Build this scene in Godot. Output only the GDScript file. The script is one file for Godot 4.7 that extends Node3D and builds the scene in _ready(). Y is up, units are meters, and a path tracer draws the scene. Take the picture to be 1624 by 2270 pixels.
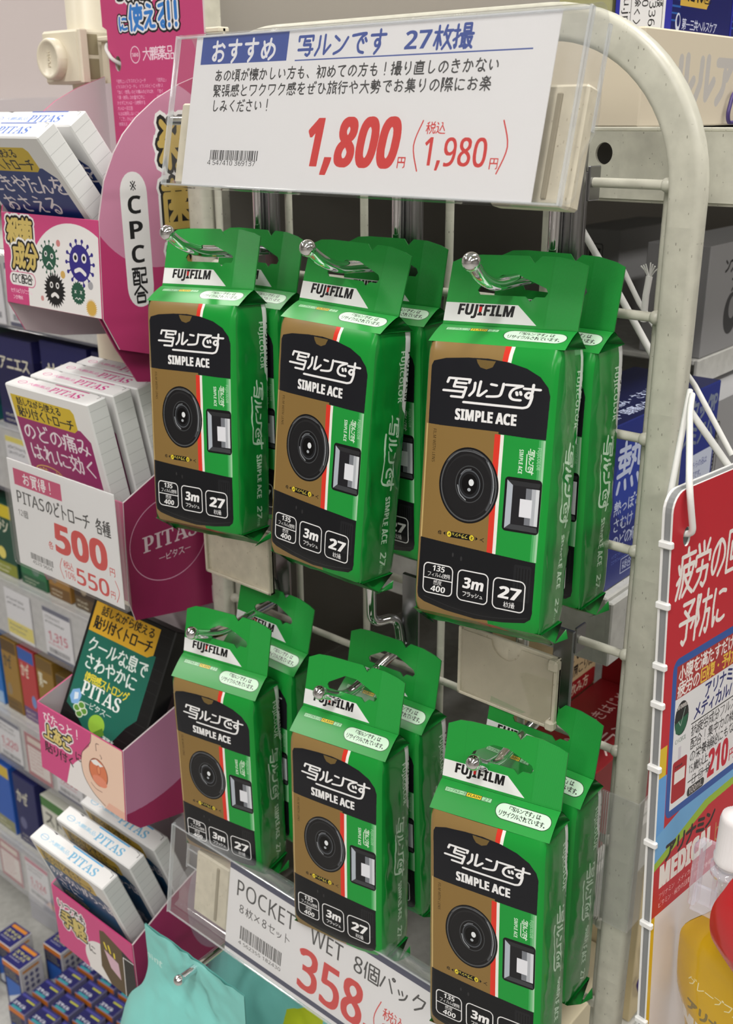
extends Node3D
# A shop rack of boxed film cameras hanging on chrome hooks, a cardboard lozenge display beside it, gondola shelving behind.
# y is up, metres; the wire rack stands in the plane z = 0, its goods hang towards +z.

func _ready() -> void:
	# ---- camera
	var cam := Camera3D.new()
	cam.name = "camera"
	add_child(cam)
	cam.position = Vector3(0, 1.35, 0.413)
	cam.rotation_degrees = Vector3(-20.675, 40.57, -0.35)
	cam.fov = 52.02
	cam.near = 0.02
	cam.far = 40.0
	cam.current = true
	var lens := CameraAttributesPhysical.new()
	lens.frustum_focal_length = 24.59
	lens.exposure_aperture = 14.0
	lens.frustum_focus_distance = 0.46
	cam.attributes = lens
	# ---- air, exposure
	var env := Environment.new()
	env.background_mode = Environment.BG_COLOR
	env.background_color = Color(0.02, 0.02, 0.02)
	env.tonemap_mode = Environment.TONE_MAPPER_LINEAR
	env.tonemap_exposure = 0.61
	env.sdfgi_enabled = true
	env.ssao_enabled = true
	env.ssil_enabled = true
	var we := WorldEnvironment.new()
	we.name = "world"
	we.environment = env
	add_child(we)
	# ---- shop lighting, then the shop itself
	ceiling_lights()
	materials()
	shop_shell()
	wire_rack()
	gondola()
	left_shelving()
	# ---- goods
	film_packs()
	hooks()
	big_sign()
	tissue_sign()
	lozenge_display()
	support_pole()
	gondola_goods()
	shelf_goods()
	poster_and_pouches()
	tissue_pouches()
	small_details()

# ------------------------------------------------------------------ helpers: materials
func mat(c: Color, rough := 0.6, metal := 0.0) -> StandardMaterial3D:
	var m := StandardMaterial3D.new()
	m.albedo_color = c
	m.roughness = rough
	m.metallic = metal
	return m

func c8(r: int, g: int, b: int) -> Color:
	return Color8(r, g, b)

func printed(s: Sheet, rough := 0.5) -> StandardMaterial3D:
	var m := mat(Color.WHITE, rough)
	m.albedo_texture = ImageTexture.create_from_image(s.img)
	m.texture_repeat = false
	return m

func clear_plastic(alpha := 0.10, tint := Color(0.97, 0.98, 1.0)) -> StandardMaterial3D:
	var m := mat(Color(tint.r, tint.g, tint.b, alpha), 0.04)
	m.transparency = BaseMaterial3D.TRANSPARENCY_ALPHA
	return m

# speckled paint: base tone with grime spots and faint scratches of their own outline
func worn_paint(base: Color, dirt: Color, amount: float, seed_value: int, rough := 0.45) -> StandardMaterial3D:
	var n := FastNoiseLite.new()
	n.seed = seed_value
	n.frequency = 0.012
	n.fractal_octaves = 5
	var img := Image.create_empty(512, 512, false, Image.FORMAT_RGB8)
	img.fill(base)
	var rng := RandomNumberGenerator.new()
	rng.seed = seed_value
	for y in 512:
		for x in 512:
			var v := n.get_noise_2d(x, y)
			var k := 1.0 + v * 0.07
			img.set_pixel(x, y, Color(base.r * k, base.g * k, base.b * k))
	for i in int(amount * 260):
		var p := Vector2i(rng.randi_range(0, 510), rng.randi_range(0, 510))
		var w := rng.randi_range(1, 3)
		var h := rng.randi_range(1, 7)
		var f := rng.randf_range(0.25, 0.85)
		img.fill_rect(Rect2i(p, Vector2i(w, h)), base.lerp(dirt, f))
	var m := mat(Color.WHITE, rough)
	m.albedo_texture = ImageTexture.create_from_image(img)
	m.uv1_triplanar = true
	m.uv1_scale = Vector3(13, 13, 13)
	return m

# ------------------------------------------------------------------ helpers: flat print (ink on paper, card and foil)
class Sheet:
	var img: Image
	var k := 1.0            # pixels per unit
	var glyphs: Dictionary
	var t := Transform2D.IDENTITY
	func _init(w: float, h: float, scale: float, paper: Color, g: Dictionary) -> void:
		k = scale
		glyphs = g
		img = Image.create_empty(int(w * scale), int(h * scale), false, Image.FORMAT_RGB8)
		img.fill(paper)
	func fill(pts: PackedVector2Array, c: Color) -> void:
		var n := pts.size()
		var q := PackedVector2Array()
		var lo := 1e9
		var hi := -1e9
		for p in pts:
			var v: Vector2 = (t * p) * k
			q.append(v)
			lo = minf(lo, v.y)
			hi = maxf(hi, v.y)
		var y0 := maxi(int(ceil(lo - 0.5)), 0)
		var y1 := mini(int(floor(hi - 0.5)), img.get_height() - 1)
		for y in range(y0, y1 + 1):
			var yc := y + 0.5
			var xs := PackedFloat32Array()
			for i in n:
				var a := q[i]
				var b := q[(i + 1) % n]
				if (a.y <= yc) != (b.y <= yc):
					xs.append(a.x + (yc - a.y) * (b.x - a.x) / (b.y - a.y))
			xs.sort()
			for i in range(0, xs.size() - 1, 2):
				var x0 := int(ceil(xs[i] - 0.5))
				var x1 := int(ceil(xs[i + 1] - 0.5))
				if x1 > x0:
					img.fill_rect(Rect2i(x0, y, x1 - x0, 1), c)
	func rect(x: float, y: float, w: float, h: float, c: Color) -> void:
		fill(PackedVector2Array([Vector2(x, y), Vector2(x + w, y), Vector2(x + w, y + h), Vector2(x, y + h)]), c)
	func poly(a: Array, c: Color) -> void:
		var p := PackedVector2Array()
		for i in range(0, a.size(), 2):
			p.append(Vector2(a[i], a[i + 1]))
		fill(p, c)
	func oval(x: float, y: float, rx: float, ry: float, c: Color, n := 40) -> void:
		var p := PackedVector2Array()
		for i in n:
			p.append(Vector2(x + rx * cos(TAU * i / n), y + ry * sin(TAU * i / n)))
		fill(p, c)
	func burst(x: float, y: float, r0: float, r1: float, n: int, c: Color, sy := 1.0) -> void:
		var p := PackedVector2Array()
		for i in n * 2:
			var r := r0 if i % 2 else r1
			p.append(Vector2(x + r * cos(PI * i / n), y + sy * r * sin(PI * i / n)))
		fill(p, c)
	func round_pts(x: float, y: float, w: float, h: float, r: float) -> PackedVector2Array:
		var p := PackedVector2Array()
		for q in [[x + w - r, y + r, -PI / 2], [x + w - r, y + h - r, 0.0], [x + r, y + h - r, PI / 2], [x + r, y + r, PI]]:
			for i in 7:
				var a: float = q[2] + PI / 2 * i / 6
				p.append(Vector2(q[0] + r * cos(a), q[1] + r * sin(a)))
		return p
	func round_rect(x: float, y: float, w: float, h: float, r: float, c: Color) -> void:
		fill(round_pts(x, y, w, h, r), c)
	func round_frame(x: float, y: float, w: float, h: float, r: float, wide: float, c: Color) -> void:
		var p := round_pts(x, y, w, h, r)
		p.append(p[0])
		line(p, wide, c)
	func line(p: PackedVector2Array, wide: float, c: Color) -> void:
		for i in p.size() - 1:
			var d := p[i + 1] - p[i]
			if d.length() < 1e-6:
				continue
			var s := d.normalized().orthogonal() * wide * 0.5
			fill(PackedVector2Array([p[i] + s, p[i + 1] + s, p[i + 1] - s, p[i] - s]), c)
		if wide * k * absf(t.get_scale().y) > 2.2:
			for v in p:
				oval(v.x, v.y, wide * 0.5, wide * 0.5, c, 8)
	func lines(a: Array, wide: float, c: Color) -> void:
		var p := PackedVector2Array()
		for i in range(0, a.size(), 2):
			p.append(Vector2(a[i], a[i + 1]))
		line(p, wide, c)
	func curve(a: Array, wide: float, c: Color) -> void:
		var p := PackedVector2Array()
		for i in range(0, a.size(), 2):
			p.append(Vector2(a[i], a[i + 1]))
		line(smooth(p), wide, c)
	static func smooth(p: PackedVector2Array) -> PackedVector2Array:
		if p.size() < 3:
			return p
		var o := PackedVector2Array()
		for i in p.size() - 1:
			var a := p[maxi(i - 1, 0)]
			var d := p[mini(i + 2, p.size() - 1)]
			for j in 5:
				o.append(p[i].cubic_interpolate(p[i + 1], a, d, j / 5.0))
		o.append(p[p.size() - 1])
		return o
	# the strokes of one character, each a list of points in a square of 100
	func strokes(ch: String) -> Array:
		var out := []
		if not glyphs.has(ch):
			return out
		for s in String(glyphs[ch]).split(";"):
			if s.begins_with("@"):
				var w := s.substr(1).split(" ")
				var b := [float(w[1]), float(w[2]), float(w[3]), float(w[4])]
				for q in strokes(w[0]):
					var moved := PackedVector2Array()
					for v in q:
						moved.append(Vector2(b[0] + v.x * (b[2] - b[0]) / 100.0, b[1] + v.y * (b[3] - b[1]) / 100.0))
					out.append(moved)
				continue
			var curved := s.begins_with("~")
			var p := PackedVector2Array()
			for v in (s.substr(1) if curved else s).split(","):
				var xy := v.strip_edges().split(" ")
				p.append(Vector2(float(xy[0]), float(xy[1])))
			out.append(smooth(p) if curved else p)
		return out
	# Japanese text set in squares of the given size; pitch is the advance as a share of the size
	func jp(text: String, x: float, y: float, size: float, wide: float, c: Color, pitch := 1.0, squeeze := 1.0, slant := 0.0, down := false) -> void:
		var keep := t
		var at := Vector2(x, y)
		for ch in text:
			var s := size
			var off := Vector2.ZERO
			if ch in "ッュィっョャォ":
				s = size * 0.72
				off = Vector2(size * squeeze * 0.12, size * 0.26)
			var m := Transform2D(Vector2(squeeze * s / 100.0, 0), Vector2(-slant * s / 100.0, s / 100.0), at + off + Vector2(slant * s, 0))
			for q in strokes(ch):
				var moved := PackedVector2Array()
				for v in q:
					moved.append(m * v)
				line(moved, wide, c)
			at += Vector2(0, size * pitch) if down else Vector2(size * squeeze * pitch, 0)
		t = keep
	# Latin text: x, y is the left end of the baseline, size the height of a capital
	static var cache := {}
	func latin(text: String, x: float, y: float, size: float, c: Color, face := "Droid Sans", bold := true, squeeze := 1.0, slant := 0.0, extra := 0.0, turn := 0.0, spacing := 0.0) -> void:
		var keep := t
		t = t * Transform2D(turn, Vector2(x, y))
		var key := text + face + str(bold)
		if not cache.has(key):
			var f := SystemFont.new()
			f.font_names = PackedStringArray([face])
			f.font_weight = 700 if bold else 400
			var tm := TextMesh.new()
			tm.font = f
			tm.font_size = 64
			tm.depth = 0.0
			tm.pixel_size = 1.0
			tm.curve_step = 1.5
			tm.horizontal_alignment = HORIZONTAL_ALIGNMENT_LEFT
			tm.text = text
			var tris := PackedVector2Array()
			var lo := Vector2(1e9, 1e9)
			var hi := Vector2(-1e9, -1e9)
			for s in tm.get_surface_count():
				var arr := tm.surface_get_arrays(s)
				var vs: PackedVector3Array = arr[Mesh.ARRAY_VERTEX]
				var ix = arr[Mesh.ARRAY_INDEX]
				if ix == null or ix.is_empty():
					ix = range(vs.size())
				for i in ix:
					tris.append(Vector2(vs[i].x, -vs[i].y))
					lo = lo.min(Vector2(vs[i].x, -vs[i].y))
					hi = hi.max(Vector2(vs[i].x, -vs[i].y))
			cache[key] = [tris, lo, hi]
		var got: Array = cache[key]
		var tri: PackedVector2Array = got[0]
		var lo2: Vector2 = got[1]
		# capitals are 0.714 em high in these faces; the lowest point of caps and figures is the baseline
		var e := size / (0.714 * 64.0)
		var base: float = got[2].y
		for ch in text:
			if ch in ",gjpqy()Q;":
				base = got[2].y - 64.0 * (0.24 if ch in "gjpqy" else 0.2 if ch in "()" else 0.12)
				break
		var shifts := [0.0]
		if extra > 0.0:
			shifts = [-extra, -extra * 0.5, 0.0, extra * 0.5, extra]
		for dx in shifts:
			for dy in ([0.0] if extra == 0.0 else [-extra * 0.6, 0.0, extra * 0.6]):
				for i in range(0, tri.size(), 3):
					var p := PackedVector2Array()
					for j in 3:
						var v := tri[i + j] - Vector2(lo2.x, base)
						p.append(Vector2(v.x * e * squeeze - v.y * e * slant + dx, v.y * e + dy))
					fill(p, c)
		t = keep
	func latin_width(text: String, size: float, face := "Droid Sans", bold := true, squeeze := 1.0) -> float:
		var key := text + face + str(bold)
		if not cache.has(key):
			latin(text, -9999, -9999, size, Color.WHITE, face, bold)
		return (cache[key][2].x - cache[key][1].x) * size / (0.714 * 64.0) * squeeze
	func latin_fit(text: String, x0: float, x1: float, y: float, size: float, c: Color, face := "Droid Sans", bold := true, slant := 0.0, extra := 0.0) -> void:
		var w := latin_width(text, size, face, bold)
		latin(text, x0, y, size, c, face, bold, (x1 - x0) / maxf(w, 0.001), slant, extra)
	func barcode(x: float, y: float, w: float, h: float, c: Color, seed_value: int) -> void:
		var r := RandomNumberGenerator.new()
		r.seed = seed_value
		var at := x
		while at < x + w:
			var b := r.randf_range(0.008, 0.028) * w
			rect(at, y, b, h, c)
			at += b + r.randf_range(0.008, 0.026) * w
	# rows of small print too fine to read: short dashes of ink
	func small_print(x: float, y: float, w: float, rows: int, pitch: float, c: Color, seed_value: int) -> void:
		var r := RandomNumberGenerator.new()
		r.seed = seed_value
		for i in rows:
			var at := x
			var end := x + w * (r.randf_range(0.6, 1.0))
			while at < end:
				var b := pitch * r.randf_range(0.2, 0.55)
				rect(at, y + i * pitch + pitch * r.randf_range(0.0, 0.2), b, pitch * r.randf_range(0.12, 0.22), c)
				rect(at, y + i * pitch + pitch * r.randf_range(0.3, 0.45), b * 0.8, pitch * 0.14, c)
				at += b + pitch * r.randf_range(0.12, 0.25)

# ------------------------------------------------------------------ helpers: shapes
func start() -> SurfaceTool:
	var st := SurfaceTool.new()
	st.begin(Mesh.PRIMITIVE_TRIANGLES)
	return st

func vert(st: SurfaceTool, p: Vector3, uv: Vector2) -> void:
	st.set_uv(uv)
	st.add_vertex(p)

func quad(st: SurfaceTool, a: Vector3, b: Vector3, c: Vector3, d: Vector3, ua := Vector2(0, 0), ub := Vector2(1, 0), uc := Vector2(1, 1), ud := Vector2(0, 1)) -> void:
	# a b c d clockwise seen from outside (top left, top right, bottom right, bottom left)
	vert(st, a, ua); vert(st, b, ub); vert(st, c, uc)
	vert(st, a, ua); vert(st, c, uc); vert(st, d, ud)

func tri(st: SurfaceTool, a: Vector3, b: Vector3, c: Vector3, ua := Vector2(0, 0), ub := Vector2(1, 0), uc := Vector2(1, 1)) -> void:
	vert(st, a, ua); vert(st, b, ub); vert(st, c, uc)

func done(st: SurfaceTool, m: Material, into: ArrayMesh = null, smooth_group := -1) -> ArrayMesh:
	st.generate_normals()
	var mesh := st.commit(into) if into else st.commit()
	mesh.surface_set_material(mesh.get_surface_count() - 1, m)
	return mesh

# a box standing on its base (y from 0 to size.y), centred in x and z, with chamfered edges; faces: which material each side wears
func box(size: Vector3, m: Material, faces := {}, b := 0.0006) -> ArrayMesh:
	var h := size * 0.5
	b = minf(b, minf(h.x, minf(h.y, h.z)) * 0.45)
	var c := Vector3(0, h.y, 0)
	var axes := {"front": [Vector3(0, 0, 1), Vector3(1, 0, 0), Vector3(0, 1, 0)], "back": [Vector3(0, 0, -1), Vector3(-1, 0, 0), Vector3(0, 1, 0)],
		"right": [Vector3(1, 0, 0), Vector3(0, 0, -1), Vector3(0, 1, 0)], "left": [Vector3(-1, 0, 0), Vector3(0, 0, 1), Vector3(0, 1, 0)],
		"top": [Vector3(0, 1, 0), Vector3(1, 0, 0), Vector3(0, 0, -1)], "bottom": [Vector3(0, -1, 0), Vector3(1, 0, 0), Vector3(0, 0, 1)]}
	var by := {}
	for k in axes:
		var mm: Material = faces.get(k, m)
		if not by.has(mm):
			by[mm] = []
		by[mm].append(k)
	if not by.has(m):
		by[m] = []
	var mesh := ArrayMesh.new()
	for mm in by:
		var st := start()
		st.set_smooth_group(-1)
		for k in by[mm]:
			var n: Vector3 = axes[k][0]
			var r: Vector3 = axes[k][1]
			var u: Vector3 = axes[k][2]
			var o := c + n * n.abs().dot(h)
			var rr := r * (r.abs().dot(h) - b)
			var uu := u * (u.abs().dot(h) - b)
			quad(st, o - rr + uu, o + rr + uu, o + rr - uu, o - rr - uu)
		if mm == m:
			# chamfers
			var signs := [-1.0, 1.0]
			for sx in signs:
				for sy in signs:
					var e := Vector3(sx, sy, 0)
					chamfer(st, c, h, b, e)
					chamfer(st, c, h, b, Vector3(sx, 0, sy))
					chamfer(st, c, h, b, Vector3(0, sx, sy))
					for sz in signs:
						var s := Vector3(sx, sy, sz)
						var p1 := c + Vector3(s.x * h.x, s.y * (h.y - b), s.z * (h.z - b))
						var p2 := c + Vector3(s.x * (h.x - b), s.y * h.y, s.z * (h.z - b))
						var p3 := c + Vector3(s.x * (h.x - b), s.y * (h.y - b), s.z * h.z)
						if sx * sy * sz > 0:
							tri(st, p1, p3, p2)
						else:
							tri(st, p1, p2, p3)
		done(st, mm, mesh)
	return mesh

func chamfer(st: SurfaceTool, c: Vector3, h: Vector3, b: float, s: Vector3) -> void:
	var free := Vector3(1 if s.x == 0 else 0, 1 if s.y == 0 else 0, 1 if s.z == 0 else 0)
	var i := 0 if s.x != 0 else 1
	var j := 1 if s.x != 0 and s.y != 0 else 2
	var p := Vector3.ZERO
	p[i] = s[i] * h[i]
	p[j] = s[j] * (h[j] - b)
	var q := Vector3.ZERO
	q[i] = s[i] * (h[i] - b)
	q[j] = s[j] * h[j]
	var f := free * (free.dot(h) - b)
	var n := Vector3(s)
	var a := c + p - f
	var bb := c + p + f
	var cc := c + q + f
	var d := c + q - f
	if (bb - a).cross(cc - a).dot(n) > 0:
		quad(st, a, d, cc, bb)
	else:
		quad(st, a, bb, cc, d)

# a round bar along a path; ends closed
func tube(pts: Array, r: float, sides := 12, m: Material = null, into: ArrayMesh = null, flat := 1.0, up := Vector3.ZERO) -> ArrayMesh:
	var st := start()
	var n := pts.size()
	var rings := []
	var prev_n := Vector3.ZERO
	for i in n:
		var d: Vector3 = (pts[mini(i + 1, n - 1)] - pts[maxi(i - 1, 0)]).normalized()
		var nn: Vector3
		if up != Vector3.ZERO:
			nn = up
		elif i == 0:
			nn = d.cross(Vector3(0.31, 0.77, 0.55)).normalized()
		else:
			nn = (prev_n - d * prev_n.dot(d)).normalized()
		prev_n = nn
		var bb := d.cross(nn).normalized()
		var ring := []
		for k in sides:
			var a := TAU * k / sides
			ring.append(pts[i] + nn * cos(a) * r * flat + bb * sin(a) * r)
		rings.append(ring)
	var at := 0.0
	for i in n - 1:
		var step: float = (pts[i + 1] - pts[i]).length()
		for k in sides:
			var k2 := (k + 1) % sides
			quad(st, rings[i][k], rings[i][k2], rings[i + 1][k2], rings[i + 1][k], Vector2(float(k) / sides, at), Vector2(float(k + 1) / sides, at), Vector2(float(k + 1) / sides, at + step), Vector2(float(k) / sides, at + step))
		at += step
	st.set_smooth_group(-1)
	for e in [0, n - 1]:
		for k in range(1, sides - 1):
			if e == 0:
				tri(st, rings[e][0], rings[e][k + 1], rings[e][k])
			else:
				tri(st, rings[e][0], rings[e][k], rings[e][k + 1])
	return done(st, m, into)

# points of a path rounded at its corners
func bend(p: Array, r: float, n := 6) -> Array:
	var o := [p[0]]
	for i in range(1, p.size() - 1):
		var a: Vector3 = p[i - 1]
		var b: Vector3 = p[i]
		var c: Vector3 = p[i + 1]
		var q := minf(r, minf((a - b).length(), (c - b).length()) * 0.49)
		var s := b + (a - b).normalized() * q
		var e := b + (c - b).normalized() * q
		for j in n + 1:
			var f := float(j) / n
			o.append(s.lerp(b, f).lerp(b.lerp(e, f), f))
	o.append(p[p.size() - 1])
	return o

# a sheet of the given outline (x right, y up, metres), thick in z; uv runs 0..1 over the rectangle uvr
func cut_sheet(outline: PackedVector2Array, thick: float, front: Material, back: Material, uvr: Rect2, holes := []) -> ArrayMesh:
	var pieces := [outline]
	for hole: PackedVector2Array in holes:
		var cx := 0.0
		for v in hole:
			cx += v.x / hole.size()
		var next := []
		for p: PackedVector2Array in pieces:
			for half in [PackedVector2Array([Vector2(-9, -9), Vector2(cx, -9), Vector2(cx, 9), Vector2(-9, 9)]), PackedVector2Array([Vector2(cx, -9), Vector2(9, -9), Vector2(9, 9), Vector2(cx, 9)])]:
				for part in Geometry2D.intersect_polygons(p, half):
					for cutp in Geometry2D.clip_polygons(part, hole):
						next.append(cutp)
		pieces = next
	var mesh := ArrayMesh.new()
	for side in 2:
		var st := start()
		st.set_smooth_group(-1)
		var z := thick * 0.5 * (1 if side == 0 else -1)
		for p: PackedVector2Array in pieces:
			var ix := Geometry2D.triangulate_polygon(p)
			for i in range(0, ix.size(), 3):
				var v := [p[ix[i]], p[ix[i + 1]], p[ix[i + 2]]]
				var ccw: bool = (v[1] - v[0]).cross(v[2] - v[0]) > 0
				if ccw == (side == 0):
					v = [v[0], v[2], v[1]]
				for q: Vector2 in v:
					vert(st, Vector3(q.x, q.y, z), Vector2((q.x - uvr.position.x) / uvr.size.x, 1.0 - (q.y - uvr.position.y) / uvr.size.y))
		done(st, front if side == 0 else back, mesh)
	var se := start()
	se.set_smooth_group(-1)
	var loops := [outline]
	loops.append_array(holes)
	for li in loops.size():
		var p: PackedVector2Array = loops[li]
		var area := 0.0
		for i in p.size():
			area += p[i].cross(p[(i + 1) % p.size()])
		for i in p.size():
			var a := p[i]
			var b := p[(i + 1) % p.size()]
			if (area > 0) == (li > 0):
				var sw := a
				a = b
				b = sw
			quad(se, Vector3(a.x, a.y, thick / 2), Vector3(a.x, a.y, -thick / 2), Vector3(b.x, b.y, -thick / 2), Vector3(b.x, b.y, thick / 2))
	done(se, back, mesh)
	return mesh

func outline(a: Array, k := 1.0) -> PackedVector2Array:
	var p := PackedVector2Array()
	for i in range(0, a.size(), 2):
		p.append(Vector2(a[i], a[i + 1]) * k)
	return p

# a turned shape about the y axis: profile of (radius, height) from bottom to top
func lathe(profile: Array, m: Material, sides := 24, into: ArrayMesh = null) -> ArrayMesh:
	var st := start()
	for i in profile.size() - 1:
		for k in sides:
			var a := TAU * k / sides
			var b := TAU * (k + 1) / sides
			var p: Vector2 = profile[i]
			var q: Vector2 = profile[i + 1]
			quad(st, Vector3(q.x * cos(a), q.y, q.x * sin(a)), Vector3(q.x * cos(b), q.y, q.x * sin(b)), Vector3(p.x * cos(b), p.y, p.x * sin(b)), Vector3(p.x * cos(a), p.y, p.x * sin(a)))
	return done(st, m, into)

func ball(r: float, m: Material) -> SphereMesh:
	var s := SphereMesh.new()
	s.radius = r
	s.height = r * 2
	s.radial_segments = 32
	s.rings = 16
	s.material = m
	return s

# ------------------------------------------------------------------ helpers: things
var taken := {}
func numbered(called: String) -> String:
	taken[called] = taken.get(called, -1) + 1
	return called if taken[called] == 0 else "%s_%03d" % [called, taken[called]]

func tag(o: Node, label: String, category: String, group := "") -> void:
	o.set_meta("label", label)
	o.set_meta("category", category)
	if group:
		o.set_meta("group", group)

func thing(called: String, label: String, category: String, at := Vector3.ZERO, turn := Vector3.ZERO, group := "") -> Node3D:
	var o := Node3D.new()
	o.name = numbered(called)
	add_child(o)
	o.position = at
	o.rotation_degrees = turn
	tag(o, label, category, group)
	return o

func part(parent: Node, called: String, mesh: Mesh, at := Vector3.ZERO, turn := Vector3.ZERO, m: Material = null) -> MeshInstance3D:
	var o := MeshInstance3D.new()
	o.name = called
	o.mesh = mesh
	if m:
		o.material_override = m
	parent.add_child(o, true)
	o.position = at
	o.rotation_degrees = turn
	return o

func single(called: String, mesh: Mesh, label: String, category: String, at := Vector3.ZERO, turn := Vector3.ZERO, group := "") -> MeshInstance3D:
	var o := part(self, numbered(called), mesh, at, turn)
	tag(o, label, category, group)
	return o

func struct(called: String, mesh: Mesh, at := Vector3.ZERO, turn := Vector3.ZERO) -> MeshInstance3D:
	var o := part(self, called, mesh, at, turn)
	o.set_meta("kind", "structure")
	return o

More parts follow.
